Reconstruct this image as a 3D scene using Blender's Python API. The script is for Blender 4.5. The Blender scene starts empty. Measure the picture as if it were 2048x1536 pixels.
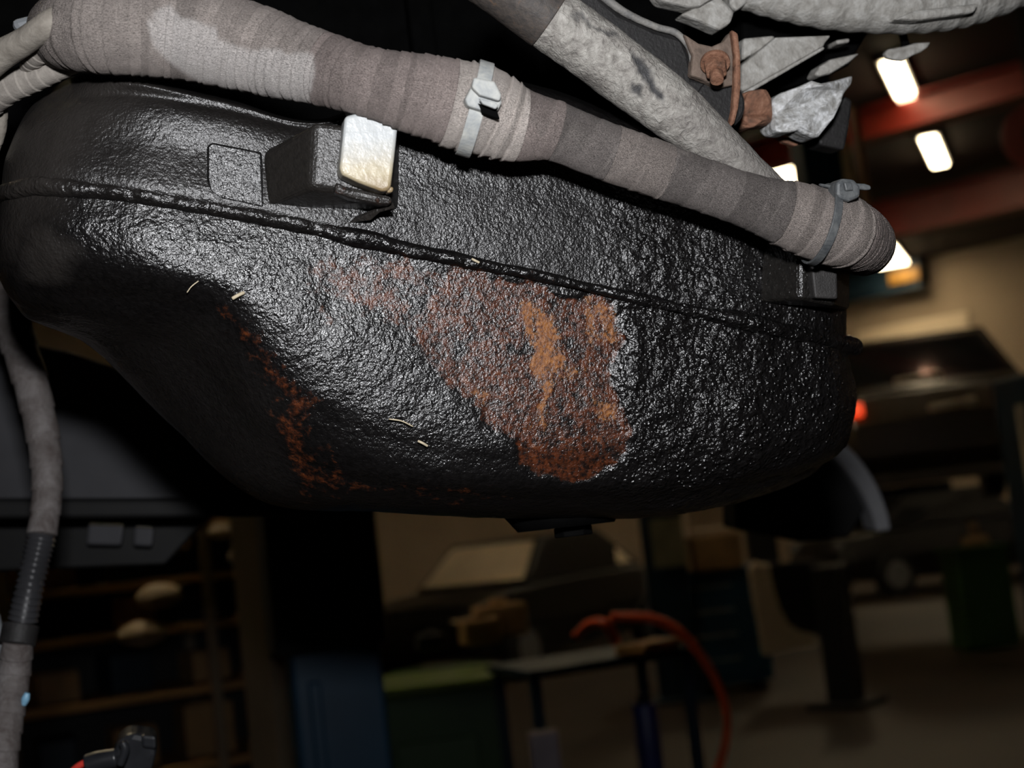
import bpy, bmesh, math, random
import numpy as np
from mathutils import Vector, Matrix

random.seed(7)
rng = np.random.default_rng(7)
S = bpy.context.scene
COL = S.collection

# ------------------------------------------------------------------ camera
FPX = 50.0 / 36.0 * 2048.0
CAM = np.array((0.0, 0.0, 1.45))
PITCH, ROLL = math.radians(6.0), math.radians(6.5)
_f = np.array((0, math.cos(PITCH), math.sin(PITCH)))
_r0 = np.array((1.0, 0, 0))
_u0 = np.cross(_r0, _f)
_u = _u0 * math.cos(ROLL) + _r0 * math.sin(ROLL)
_r = np.cross(_f, _u)
cam = bpy.data.cameras.new('camera')
cam.lens = 50
cam.sensor_width = 36
cam.clip_start = 0.02
cam.clip_end = 200
cam.dof.use_dof = True
cam.dof.focus_distance = 0.775
cam.dof.aperture_fstop = 8.0
camo = bpy.data.objects.new('camera', cam)
COL.objects.link(camo)
M = Matrix(((_r[0], _u[0], -_f[0], CAM[0]), (_r[1], _u[1], -_f[1], CAM[1]), (_r[2], _u[2], -_f[2], CAM[2]), (0, 0, 0, 1)))
camo.matrix_world = M
S.camera = camo

# ------------------------------------------------------------------ world, flash, exposure
w = bpy.data.worlds.new('world')
S.world = w
w.use_nodes = True
w.node_tree.nodes['Background'].inputs[0].default_value = (0.9, 0.55, 0.3, 1)
w.node_tree.nodes['Background'].inputs[1].default_value = 0.001
fl = bpy.data.lights.new('camera_flash', 'AREA')
fl.shape = 'RECTANGLE'
fl.size, fl.size_y = 0.05, 0.03
fl.energy = 7.8
fl.color = (0.97, 0.975, 1.0)
flo = bpy.data.objects.new('camera_flash', fl)
COL.objects.link(flo)
_fp = CAM + 0.125 * _u - 0.015 * _f
flo.matrix_world = Matrix(((_r[0], _u[0], -_f[0], _fp[0]), (_r[1], _u[1], -_f[1], _fp[1]), (_r[2], _u[2], -_f[2], _fp[2]), (0, 0, 0, 1)))
S.view_settings.view_transform = 'Standard'
S.view_settings.look = 'None'
S.view_settings.exposure = 0.0
S.view_settings.gamma = 1.0
S.view_settings.use_curve_mapping = False
S.cycles.use_denoising = True
S.cycles.sample_clamp_indirect = 1.5
S.cycles.max_bounces = 5
S.cycles.diffuse_bounces = 2
S.cycles.caustics_reflective = False
S.cycles.caustics_refractive = False

# ------------------------------------------------------------------ geometry helpers
K_YAW, D0 = 0.22, 0.78          # the oil pan's front plane, turned so that its right end is further off
def P(px, py, d):
    """point on the ray of a photograph pixel at camera depth d"""
    return CAM + d * (_f + (px - 1024) / FPX * _r + (768 - py) / FPX * _u)
def Q(px, py, off=0.0):
    """point on the plane parallel to the pan's front, off metres behind it"""
    X = (px - 1024) / FPX
    return P(px, py, (D0 + off) / (1 - K_YAW * X))
def zq(px, off=0.0):
    return (D0 + off) / (1 - K_YAW * (px - 1024) / FPX)
_n = np.array((-K_YAW, 0, 1.0)); _n /= np.linalg.norm(_n)
NB = _n[0] * _r + _n[2] * _f    # backwards normal of that plane
PR = np.cross(NB, -_u); PR /= np.linalg.norm(PR)
if PR @ _r < 0: PR = -PR

def px_of(V):
    d = V - CAM
    z = d @ _f
    return 1024 + FPX * (d @ _r) / z, 768 - FPX * (d @ _u) / z

def hash3(i, j, k):
    n = (i * 374761393 + j * 668265263 + k * 2147483647 * 3 + 1274126177) & 0xFFFFFFFF
    n = ((n ^ (n >> 13)) * 1274126177) & 0xFFFFFFFF
    return ((n ^ (n >> 16)) & 0xFFFF) / 65535.0
def vnoise(p):
    f = np.floor(p); t = p - f; t = t * t * (3 - 2 * t)
    i = f.astype(np.int64)
    out = 0
    for dx in (0, 1):
        for dy in (0, 1):
            for dz in (0, 1):
                wgt = (t[:, 0] if dx else 1 - t[:, 0]) * (t[:, 1] if dy else 1 - t[:, 1]) * (t[:, 2] if dz else 1 - t[:, 2])
                out = out + wgt * hash3(i[:, 0] + dx, i[:, 1] + dy, i[:, 2] + dz)
    return out
def fbm(p, scale, oct=3):
    p = np.asarray(p) * scale
    o, a, s = 0, 0.5, 0
    for k in range(oct):
        o = o + a * vnoise(p + 17.3 * k); s += a; a *= 0.5; p = p * 2.03
    return o / s - 0.5

def crom(ctrl, n, axis=0):
    """Catmull-Rom resampling of an array along one axis"""
    ctrl = np.moveaxis(np.asarray(ctrl, float), axis, 0)
    m = len(ctrl)
    u = np.linspace(0, m - 1, n)
    i = np.clip(np.floor(u).astype(int), 0, m - 2)
    t = (u - i).reshape((-1,) + (1,) * (ctrl.ndim - 1))
    pad = np.concatenate([2 * ctrl[:1] - ctrl[1:2], ctrl, 2 * ctrl[-1:] - ctrl[-2:-1]])
    a, b, c, d = pad[i], pad[i + 1], pad[i + 2], pad[i + 3]
    r = 0.5 * (2 * b + (c - a) * t + (2 * a - 5 * b + 4 * c - d) * t * t + (3 * b - a - 3 * c + d) * t ** 3)
    return np.moveaxis(r, 0, axis)

def obj(name, V, F, mat, parent=None, smooth=True, attrs=None, bevel=0, bseg=2):
    me = bpy.data.meshes.new(name)
    me.from_pydata([tuple(map(float, v)) for v in V], [], [tuple(int(k) for k in f) for f in F])
    if smooth:
        me.polygons.foreach_set('use_smooth', [True] * len(me.polygons))
    me.materials.append(mat)
    for k, a in (attrs or {}).items():
        at = me.attributes.new(k, 'FLOAT', 'POINT')
        at.data.foreach_set('value', np.asarray(a, dtype=np.float32))
    o = bpy.data.objects.new(name, me)
    COL.objects.link(o)
    if parent is not None:
        o.parent = parent
        o.matrix_parent_inverse = Matrix.Translation(-parent.location)
    if bevel:
        b = o.modifiers.new('bevel', 'BEVEL'); b.width = bevel; b.segments = bseg; b.limit_method = 'ANGLE'
        b.angle_limit = math.radians(35)
    return o
def tag(o, label, cat, group=None, kind=None):
    o['label'] = label; o['category'] = cat
    if group: o['group'] = group
    if kind: o['kind'] = kind
    return o
def struct(o, label=None):
    o['kind'] = 'structure'
    if label: o['label'] = label
    return o
def thing(name, loc, label, cat, group=None):
    o = bpy.data.objects.new(name, None)
    o.empty_display_size = 0.05
    COL.objects.link(o)
    o.location = tuple(map(float, loc))
    return tag(o, label, cat, group)

def grid_faces(nr, nc, flip=False):
    a = np.arange(nr * nc).reshape(nr, nc)
    q = np.stack([a[:-1, :-1], a[1:, :-1], a[1:, 1:], a[:-1, 1:]], -1).reshape(-1, 4)
    return q[:, ::-1] if flip else q
def grid_normals(G):
    du = np.gradient(G, axis=1); dv = np.gradient(G, axis=0)
    n = np.cross(dv, du)
    n /= np.linalg.norm(n, axis=2, keepdims=True) + 1e-12
    return n

def frames(C, n0):
    """parallel-transport frames along a dense centre line"""
    T = np.gradient(C, axis=0); T /= np.linalg.norm(T, axis=1, keepdims=True)
    N = np.zeros_like(C)
    n = n0 - (n0 @ T[0]) * T[0]; n /= np.linalg.norm(n)
    for i in range(len(C)):
        n = n - (n @ T[i]) * T[i]; n /= np.linalg.norm(n)
        N[i] = n
    return T, N, np.cross(T, N)
def tube_mesh(C, R, n0, seg=24, cap=True, shape=None):
    """tube of radius R (array, or array per angle) round centre line C"""
    T, N, B = frames(C, n0)
    th = np.linspace(0, 2 * math.pi, seg, endpoint=False)
    R = np.asarray(R, float)
    if R.ndim == 1: R = np.repeat(R[:, None], seg, 1)
    V = C[:, None] + R[..., None] * (np.cos(th)[None, :, None] * N[:, None] + np.sin(th)[None, :, None] * B[:, None])
    m = len(C)
    F = []
    for i in range(m - 1):
        for j in range(seg):
            k = (j + 1) % seg
            F.append((i * seg + j, i * seg + k, (i + 1) * seg + k, (i + 1) * seg + j))
    V = V.reshape(-1, 3)
    if cap:
        F.append(tuple(range(seg))[::-1]); F.append(tuple(range((m - 1) * seg, m * seg)))
    return V, F
def cable(name, pts, mat, parent=None, seg=20, n=60, ring=0.0, ringn=0, attrs=None):
    """pts: (px, py, r_px, depth) control points"""
    c = np.array([list(P(a, b, d)) + [r * d / FPX] for a, b, r, d in pts])
    c = crom(c, n)
    R = c[:, 3].copy()
    if ringn:
        ph = np.linspace(0, ringn, n) % 1
        R *= 1 + ring * (ph - 0.5)
    V, F = tube_mesh(c[:, :3], R, NB, seg)
    return obj(name, V, F, mat, parent, attrs=attrs)

def prism(name, poly, off, thick, mat, parent=None, bevel=0.0012, depth=None, jitter=0):
    """solid slab with a pixel outline: front at off (or per-vertex list), thickness along the plane normal"""
    offs = off if isinstance(off, (list, tuple)) else [off] * len(poly)
    fr = np.array([Q(x, y, o) if depth is None else P(x, y, depth + o) for (x, y), o in zip(poly, offs)])
    bk = fr + NB * thick
    n = len(poly)
    F = [tuple(range(n)), tuple(range(2 * n - 1, n - 1, -1))]
    for i in range(n):
        j = (i + 1) % n
        F.append((i, n + i, n + j, j))
    V = np.concatenate([fr, bk])
    o = obj(name, V, F, mat, parent, smooth=False, bevel=bevel)
    bm = bmesh.new(); bm.from_mesh(o.data); bmesh.ops.recalc_face_normals(bm, faces=bm.faces); bm.to_mesh(o.data); bm.free()
    return o

def box_vf(c, size, yaw=0.0, taper=1.0):
    sx, sy, sz = size[0] / 2, size[1] / 2, size[2] / 2
    V = []
    for z, k in ((-sz, 1.0), (sz, taper)):
        for x, y in ((-sx, -sy), (sx, -sy), (sx, sy), (-sx, sy)):
            x2, y2 = x * k, y * k
            V.append((c[0] + x2 * math.cos(yaw) - y2 * math.sin(yaw), c[1] + x2 * math.sin(yaw) + y2 * math.cos(yaw), c[2] + z))
    F = [(3, 2, 1, 0), (4, 5, 6, 7), (0, 1, 5, 4), (1, 2, 6, 5), (2, 3, 7, 6), (3, 0, 4, 7)]
    return V, F
def box(name, c, size, mat, parent=None, yaw=0.0, bevel=0.01, taper=1.0):
    V, F = box_vf(c, size, yaw, taper)
    return obj(name, V, F, mat, parent, smooth=False, bevel=bevel)
def cyl_vf(a, b, r0, r1=None, seg=20):
    a, b = np.array(a, float), np.array(b, float)
    r1 = r0 if r1 is None else r1
    t = b - a
    n0 = np.array((0, 0, 1.0)) if abs(t[2]) < 0.9 * np.linalg.norm(t) else np.array((1.0, 0, 0))
    C = np.array([a, b])
    return tube_mesh(C, np.array([r0, r1]), n0, seg)
def cyl(name, a, b, r0, mat, parent=None, r1=None, seg=20, bevel=0.0, smooth=True):
    V, F = cyl_vf(a, b, r0, r1, seg)
    o = obj(name, V, F, mat, parent, smooth=False, bevel=bevel)
    if smooth:
        for p in o.data.polygons:
            p.use_smooth = len(p.vertices) == 4
    return o

# ------------------------------------------------------------------ materials
MATS = {}
class NT:
    def __init__(s, name):
        s.m = bpy.data.materials.new(name); s.m.use_nodes = True
        s.t = s.m.node_tree; s.b = s.t.nodes['Principled BSDF']
    def n(s, kind, **kw):
        nd = s.t.nodes.new('ShaderNode' + kind)
        for k, v in kw.items():
            if k in nd.inputs: nd.inputs[k].default_value = v
            else: setattr(nd, k, v)
        return nd
    def l(s, a, b): s.t.links.new(a, b)
    def obj_co(s):
        g = s.n('NewGeometry'); return g.outputs['Position']
    def noise(s, scale, detail=3, rough=0.55, co=None, dist=0.0):
        nd = s.n('TexNoise'); nd.inputs['Scale'].default_value = scale; nd.inputs['Detail'].default_value = detail
        nd.inputs['Roughness'].default_value = rough; nd.inputs['Distortion'].default_value = dist
        s.l(co or s.obj_co(), nd.inputs['Vector']); return nd.outputs[0]
    def ramp(s, src, stops):
        r = s.n('ValToRGB'); e = r.color_ramp.elements
        while len(e) > 1: e.remove(e[0])
        e[0].position = stops[0][0]; e[0].color = (*stops[0][1], 1)
        for p, c in stops[1:]:
            x = e.new(p); x.color = (*c, 1)
        s.l(src, r.inputs[0]); return r.outputs[0]
    def mix(s, fac, a, b, mode='MIX'):
        m = s.n('Mix', data_type='RGBA', blend_type=mode)
        for v, i in ((fac, 0), (a, 6), (b, 7)):
            if hasattr(v, 'is_linked') or isinstance(v, bpy.types.NodeSocket): s.l(v, m.inputs[i])
            else: m.inputs[i].default_value = v if i == 0 else (*v, 1)
        return m.outputs[2]
    def math(s, op, a, b=0.0, clamp=False):
        m = s.n('Math', operation=op); m.use_clamp = clamp
        for v, i in ((a, 0), (b, 1)):
            if isinstance(v, bpy.types.NodeSocket): s.l(v, m.inputs[i])
            else: m.inputs[i].default_value = v
        return m.outputs[0]
    def attr(s, name):
        a = s.n('Attribute', attribute_name=name); return a.outputs['Fac']
    def bump(s, h, dist, strength=1.0, prev=None):
        b = s.n('Bump'); b.inputs['Strength'].default_value = strength; b.inputs['Distance'].default_value = dist
        s.l(h, b.inputs['Height'])
        if prev is not None: s.l(prev, b.inputs['Normal'])
        return b.outputs[0]
    def set(s, **kw):
        for k, v in kw.items():
            i = s.b.inputs[k]
            if isinstance(v, bpy.types.NodeSocket): s.l(v, i)
            elif isinstance(v, tuple) and len(v) == 3: i.default_value = v if i.type == 'VECTOR' else (*v, 1)
            else: i.default_value = v
        return s

def mat_simple(name, col, rough=0.7, metal=0.0, var=0.25, scale=6.0, bump=0.0, bscale=None, spec=0.4):
    k = name
    if k in MATS: return MATS[k]
    t = NT(name)
    nz = t.noise(scale, 4)
    c0 = tuple(max(0, x * (1 - var)) for x in col); c1 = tuple(min(1, x * (1 + var)) for x in col)
    t.set(**{'Base Color': t.ramp(nz, [(0.3, c0), (0.7, c1)]), 'Roughness': rough, 'Metallic': metal, 'Specular IOR Level': spec})
    if bump:
        t.set(Normal=t.bump(t.noise(bscale or scale * 6, 3), bump))
    MATS[k] = t.m
    return t.m

def mat_emit(name, col, strength):
    if name in MATS: return MATS[name]
    t = NT(name)
    t.set(**{'Base Color': (0.8, 0.8, 0.8), 'Emission Color': col, 'Emission Strength': strength})
    t.m.cycles.emission_sampling = 'NONE'
    MATS[name] = t.m
    return t.m

def oily(name, rust=True, fine=1.0, lump=1.0, base=(0.005, 0.0045, 0.0045), rlo=0.20, rhi=0.30):
    """black, oil-wet, grimy metal with rust where the 'rust' and 'orange' attributes say so"""
    t = NT(name)
    nf = t.noise(620 * fine, 2, 0.6)
    nm = t.noise(250 * fine, 3, 0.6, dist=0.3)
    nl = t.noise(70, 3, 0.6)
    lump_a = t.attr('lumpy')
    col = base
    rough = t.n('MapRange'); rough.inputs['To Min'].default_value = rlo; rough.inputs['To Max'].default_value = rhi
    t.l(nl, rough.inputs['Value']); rv = rough.outputs[0]
    c = t.ramp(nm, [(0.3, tuple(x * 0.7 for x in base)), (0.7, tuple(x * 1.5 for x in base))])
    if rust:
        ra, oa, da = t.attr('rust'), t.attr('orange'), t.attr('pale_mix')
        n1 = t.noise(150, 4, 0.65)
        n2 = t.noise(420, 3, 0.7)
        rcol = t.ramp(n1, [(0.3, (0.014, 0.007, 0.005)), (0.42, (0.045, 0.0135, 0.0055)), (0.57, (0.085, 0.022, 0.008)), (0.72, (0.13, 0.038, 0.011))])
        ocol = t.ramp(n2, [(0.32, (0.07, 0.02, 0.006)), (0.5, (0.20, 0.065, 0.010)), (0.7, (0.33, 0.125, 0.02))])
        nr = t.math('ADD', ra, t.math('MULTIPLY', t.math('SUBTRACT', n1, 0.5), 1.1))
        rm = t.n('MapRange'); rm.inputs['From Min'].default_value = 0.38; rm.inputs['From Max'].default_value = 0.62
        t.l(nr, rm.inputs['Value'])
        rmask = t.math('MULTIPLY', rm.outputs[0], t.math('MINIMUM', t.math('MULTIPLY', ra, 3.0), 1.0))
        no = t.math('ADD', oa, t.math('MULTIPLY', t.math('SUBTRACT', n2, 0.5), 1.0))
        om = t.n('MapRange'); om.inputs['From Min'].default_value = 0.40; om.inputs['From Max'].default_value = 0.7
        t.l(no, om.inputs['Value'])
        omask = t.math('MULTIPLY', om.outputs[0], t.math('MINIMUM', t.math('MULTIPLY', oa, 4.0), 1.0))
        n3 = t.noise(330, 3, 0.7)
        grit = t.ramp(n3, [(0.40, (0.12, 0.12, 0.12)), (0.56, (1, 1, 1))])
        rmask = t.math('MULTIPLY', rmask, grit)
        c = t.mix(rmask, c, rcol)
        c = t.mix(omask, c, ocol)
        c = t.mix(da, c, (0.062, 0.054, 0.048))
        rv = t.math('ADD', rv, t.math('MULTIPLY', rmask, 0.06))
        rv = t.math('ADD', rv, t.math('MULTIPLY', omask, 0.25))
        rv = t.math('ADD', rv, t.math('MULTIPLY', da, 0.35))
    t.set(**{'Base Color': c, 'Roughness': rv, 'Specular IOR Level': 0.55})
    h = t.math('ADD', t.math('MULTIPLY', nf, 0.60), t.math('MULTIPLY', nm, 0.9))
    b1 = t.bump(h, 0.00068 * lump)
    hl = t.math('MULTIPLY', t.noise(150, 3, 0.6), lump_a)
    b2 = t.bump(hl, 0.0026, 1.0, b1)
    vo = t.n('TexVoronoi'); vo.inputs['Scale'].default_value = 300; t.l(t.obj_co(), vo.inputs['Vector'])
    bead = t.math('MAXIMUM', t.math('SUBTRACT', 0.42, vo.outputs['Distance']), 0.0)
    b2 = t.bump(t.math('MULTIPLY', bead, lump_a), 0.0022, 1.0, b2)
    t.set(Normal=b2)
    return t.m

def mat_tape(name, col, pale=(0.50, 0.47, 0.45)):
    t = NT(name)
    tone, th, pale_mix, edge = t.attr('tone'), t.attr('ang'), t.attr('pale_mix'), t.attr('edge')
    n1 = t.noise(90, 4, 0.6); n2 = t.noise(900, 2, 0.6)
    c0 = tuple(x * 0.72 for x in col); c1 = tuple(min(1, x * 1.25) for x in col)
    c = t.ramp(t.math('ADD', t.math('MULTIPLY', n1, 0.6), t.math('MULTIPLY', tone, 0.4)), [(0.25, c0), (0.75, c1)])
    c = t.mix(pale_mix, c, pale)
    speck = t.ramp(n2, [(0.66, (0, 0, 0)), (0.74, (1, 1, 1))])
    c = t.mix(t.math('MULTIPLY', speck, 0.22), c, (0.55, 0.52, 0.48))
    c = t.mix(t.math('MULTIPLY', edge, 0.16), c, (0.50, 0.45, 0.41))
    weave = t.math('SINE', t.math('MULTIPLY', th, 190.0))
    b = t.bump(weave, 0.0002)
    b = t.bump(n2, 0.0006, 1.0, b)
    t.set(**{'Base Color': c, 'Roughness': 0.85, 'Specular IOR Level': 0.25, 'Normal': b})
    return t.m

def mat_mottled(name, stops, scale=120, rough=0.75, bumpd=0.001, bscale=300, metal=0.0, dist=0.5, spec=0.35):
    if name in MATS: return MATS[name]
    t = NT(name)
    n1 = t.noise(scale, 5, 0.65, dist=dist)
    t.set(**{'Base Color': t.ramp(n1, stops), 'Roughness': rough, 'Metallic': metal, 'Specular IOR Level': spec,
             'Normal': t.bump(t.noise(bscale, 4, 0.6), bumpd)})
    MATS[name] = t.m
    return t.m

# ------------------------------------------------------------------ the workshop hall
RY = math.radians(-38.0)
E1 = np.array((math.cos(RY), math.sin(RY), 0)); E2 = np.array((-math.sin(RY), math.cos(RY), 0)); EZ = np.array((0, 0, 1.0))
def RM(a, b, z): return E1 * a + E2 * b + EZ * z
CEIL = 5.75
A0, A1, B0, B1 = -16.0, 15.0, -9.0, 26.0
m_floor = mat_mottled('concrete_floor', [(0.3, (0.016, 0.010, 0.006)), (0.7, (0.040, 0.026, 0.015))], scale=0.9, rough=0.55, bumpd=0.004, bscale=8)
m_wall = mat_simple('painted_wall', (0.42, 0.33, 0.24), 0.8, scale=0.5, var=0.12)
m_ceil = mat_simple('dark_ceiling', (0.03, 0.02, 0.016), 0.8, scale=0.6)
m_beam = mat_simple('red_beam_paint', (0.19, 0.014, 0.005), 0.45, scale=1.2, var=0.2)
m_white = mat_simple('white_board', (0.72, 0.60, 0.44), 0.6, scale=1.0, var=0.05)
m_lamp = mat_emit('lamp_diffuser', (1.0, 0.80, 0.50), 14.0)
m_steel = mat_simple('lamp_housing', (0.25, 0.24, 0.22), 0.5)
m_blue = mat_simple('lift_blue_paint', (0.010, 0.055, 0.11), 0.45, scale=3)
m_bluedk = mat_simple('dark_blue_paint', (0.006, 0.020, 0.035), 0.5, scale=3)
m_black = mat_simple('black_rubber', (0.008, 0.008, 0.008), 0.6, scale=20)
m_beige = mat_simple('beige_post_paint', (0.20, 0.155, 0.10), 0.6, scale=2)
m_wood = mat_simple('shelf_board', (0.36, 0.20, 0.075), 0.7, scale=4, var=0.3)
m_card = mat_simple('cardboard', (0.40, 0.24, 0.11), 0.85, scale=5)
m_cream = mat_simple('cream_paint', (0.62, 0.50, 0.36), 0.4, scale=1, var=0.06)
m_green = mat_simple('green_plastic', (0.020, 0.060, 0.012), 0.5, scale=3)
m_lime = mat_simple('light_green_plastic', (0.11, 0.17, 0.02), 0.5, scale=3)
m_orange = mat_simple('orange_rubber', (0.62, 0.07, 0.006), 0.45, scale=5)
m_glass = mat_simple('dark_car_glass', (0.012, 0.012, 0.013), 0.08, scale=2, spec=0.6)
m_red = mat_emit('tail_lamp_red', (1.0, 0.06, 0.01), 1.1)
m_reddim = mat_emit('tail_lamp_red_dim', (1.0, 0.01, 0.008), 0.30)
m_grey = mat_simple('grey_plastic', (0.14, 0.14, 0.145), 0.6, scale=12)
m_yellow = mat_simple('yellow_plastic', (0.25, 0.12, 0.012), 0.5)

def slab(name, a0, a1, b0, b1, z0, z1, mat, parent=None, bevel=0.0):
    V = [RM(a, b, z) for z in (z0, z1) for a, b in ((a0, b0), (a1, b0), (a1, b1), (a0, b1))]
    F = [(3, 2, 1, 0), (4, 5, 6, 7), (0, 1, 5, 4), (1, 2, 6, 5), (2, 3, 7, 6), (3, 0, 4, 7)]
    return obj(name, V, F, mat, parent, smooth=False, bevel=bevel)
struct(slab('floor', A0, A1, B0, B1, -0.1, 0.0, m_floor), 'brown concrete workshop floor')
struct(slab('ceiling', A0, A1, B0, B1, CEIL, CEIL + 0.1, m_ceil), 'dark workshop ceiling')
struct(slab('wall_back', A0, A1, B1, B1 + 0.15, 0, CEIL, m_wall), 'tan painted workshop wall')
struct(slab('wall_left', A0 - 0.15, A0, B0, B1, 0, CEIL, m_wall))
struct(slab('wall_right', A1, A1 + 0.15, B0, B1, 0, CEIL, m_wall))
struct(slab('wall_front', A0, A1, B0 - 0.15, B0, 0, CEIL, m_wall))

def on_z(px, py, z):
    d = _f + (px - 1024) / FPX * _r + (768 - py) / FPX * _u
    return CAM + d * ((z - CAM[2]) / d[2])
def on_b(px, py, b):
    """pixel ray met with the upright plane at room coordinate b"""
    d = _f + (px - 1024) / FPX * _r + (768 - py) / FPX * _u
    return CAM + d * ((b - CAM @ E2) / (d @ E2))

LY = math.radians(-21.0)
def lamp(px, py, label, ln=1.35, wd=0.34, group='ceiling strip lamps', at=None, power=9):
    c = on_z(px, py, CEIL - 0.12) if at is None else np.array(at, float)
    a, b = c @ E1, c @ E2
    t = thing('ceiling_lamp', (c[0], c[1], CEIL - 0.005), label, 'lamp', group)
    box('lamp_housing', (c[0], c[1], CEIL - 0.0475), (wd + .06, ln + .06, 0.085), m_steel, t, LY, 0.01)
    box('lamp_diffuser', (c[0], c[1], CEIL - 0.109), (wd, ln, 0.042), m_lamp, t, LY, 0.015)
    L = bpy.data.lights.new('lamp_light', 'AREA'); L.shape = 'RECTANGLE'; L.size, L.size_y = wd, ln
    L.energy = power; L.color = (1.0, 0.62, 0.30)
    lo = bpy.data.objects.new('lamp_light', L); COL.objects.link(lo)
    lo.parent = t
    lo.matrix_parent_inverse = Matrix.Translation(-t.location)
    lo.matrix_world = Matrix.Translation((c[0], c[1], CEIL - 0.14)) @ Matrix.Rotation(LY, 4, 'Z')
    return t
lamp(1799, 165, 'white strip lamp on the dark ceiling with a torn grey metal tip before it', 1.5, 0.20)
lamp(1869, 306, 'white strip lamp on the ceiling between the two red beams', 1.7, 0.20)
lamp(1560, 348, 'strip lamp shining just above the taped harness beside the grey pipe', 1.8, 0.5)
lamp(1772, 515, 'strip lamp shining beside the curved end of the taped harness', 2.2, 0.55)
for a, b, pw, lb in ((3, 15, 9, 'added unseen strip lamp over the raised brown car'), (6, 22, 9, 'added unseen strip lamp before the long cream board'),
                     (-7, 9.5, 24, 'added unseen strip lamp over the black car'), (-5, 2.5, 5, 'added unseen strip lamp over the brown shelf rack')):
    q = RM(a, b, 0)  # unseen lamps added to brighten the background
    lamp(0, 0, lb, 2.4, 0.36, at=(q[0], q[1], CEIL - 0.12), power=pw)

def beam(px, py, z, hh, ww, name, label):
    c = on_z(px, py, z); b = c @ E2
    t = thing(name, RM(0, b, z - hh / 2), label, 'beam')
    slab('web', A0 + .05, A1 - .05, b - 0.02, b + 0.02, z - hh / 2, z + hh / 2, m_beam, t)
    slab('flange', A0 + .05, A1 - .05, b - ww / 2, b + ww / 2, z - hh / 2 - 0.03, z - hh / 2, m_beam, t, 0.005)
    slab('flange', A0 + .05, A1 - .05, b - ww / 2, b + ww / 2, z + hh / 2, z + hh / 2 + 0.03, m_beam, t, 0.005)
    return t
beam(1900, 205, CEIL - 0.28, 0.30, 0.34, 'ceiling_beam', 'red steel ceiling beam passing below the first strip lamp')
beam(1930, 405, CEIL - 0.42, 0.50, 0.40, 'ceiling_beam', 'red steel ceiling beam along the top of the tan wall')
# ------------------------------------------------------------------ oil pan
m_shade = mat_simple('shade_black_metal', (0.003, 0.003, 0.003), 0.9, scale=60, spec=0.03)  # near-black colour stands for deep shade in cavities and gaps
m_pan = oily('oily_black_pan', True, 1.2, 0.95)
m_housing = oily('oily_black_housing', True, 1.35, 0.8, rlo=0.24, rhi=0.36)
m_lug = oily('grimy_lug', True, 1.3, 0.7, base=(0.010, 0.009, 0.008), rlo=0.28, rhi=0.38)

def polymask(px, py, poly, soft):
    """signed soft inside mask of a pixel polygon"""
    poly = np.array(poly, float)
    inside = np.zeros(len(px), bool); dist = np.full(len(px), 1e9)
    n = len(poly)
    for i in range(n):
        x0, y0 = poly[i]; x1, y1 = poly[(i + 1) % n]
        cond = ((y0 > py) != (y1 > py)) & (px < (x1 - x0) * (py - y0) / (y1 - y0 + 1e-9) + x0)
        inside ^= cond
        t = np.clip(((px - x0) * (x1 - x0) + (py - y0) * (y1 - y0)) / ((x1 - x0) ** 2 + (y1 - y0) ** 2 + 1e-9), 0, 1)
        dist = np.minimum(dist, np.hypot(px - x0 - t * (x1 - x0), py - y0 - t * (y1 - y0)))
    sd = np.where(inside, dist, -dist)
    return np.clip(0.5 + sd / (2 * soft), 0, 1)

RUST = [(615, 520), (700, 505), (850, 515), (980, 550), (1100, 580), (1225, 605), (1240, 640), (1252, 690), (1225, 740),
        (1235, 800), (1255, 860), (1250, 905), (1190, 950), (1120, 965), (1050, 945), (1045, 880), (960, 850), (925, 770), (860, 720), (830, 660),
        (740, 640), (660, 670), (625, 640)]
RUST2 = [(430, 610), (520, 650), (590, 730), (620, 800), (640, 900), (700, 960), (1040, 985), (1040, 1000), (600, 985), (560, 900), (545, 790), (470, 680)]
ORANGE = [[(1035, 600), (1090, 600), (1115, 650), (1130, 720), (1115, 760), (1100, 800), (1095, 860), (1070, 850), (1085, 790), (1055, 745), (1050, 680)],
          [(1160, 590), (1235, 615), (1245, 690), (1195, 715), (1165, 690)],
          [(1130, 735), (1185, 720), (1200, 740), (1150, 765), (1120, 770)],
          [(1050, 840), (1100, 830), (1110, 860), (1065, 870)], [(940, 770), (985, 780), (965, 830), (945, 820)],
          [(1170, 790), (1230, 800), (1225, 850), (1190, 840)]]
STREAKS = [[(1262, 640), (1285, 660), (1275, 770), (1262, 770)], [(1318, 620), (1332, 625), (1318, 760), (1308, 760)], [(1480, 540), (1495, 545), (1492, 590), (1480, 590)],
           [(1420, 530), (1450, 560), (1440, 590), (1405, 570)], [(1465, 800), (1485, 780), (1480, 840), (1465, 850)], [(1235, 560), (1300, 570), (1300, 620), (1240, 610)]]
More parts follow.
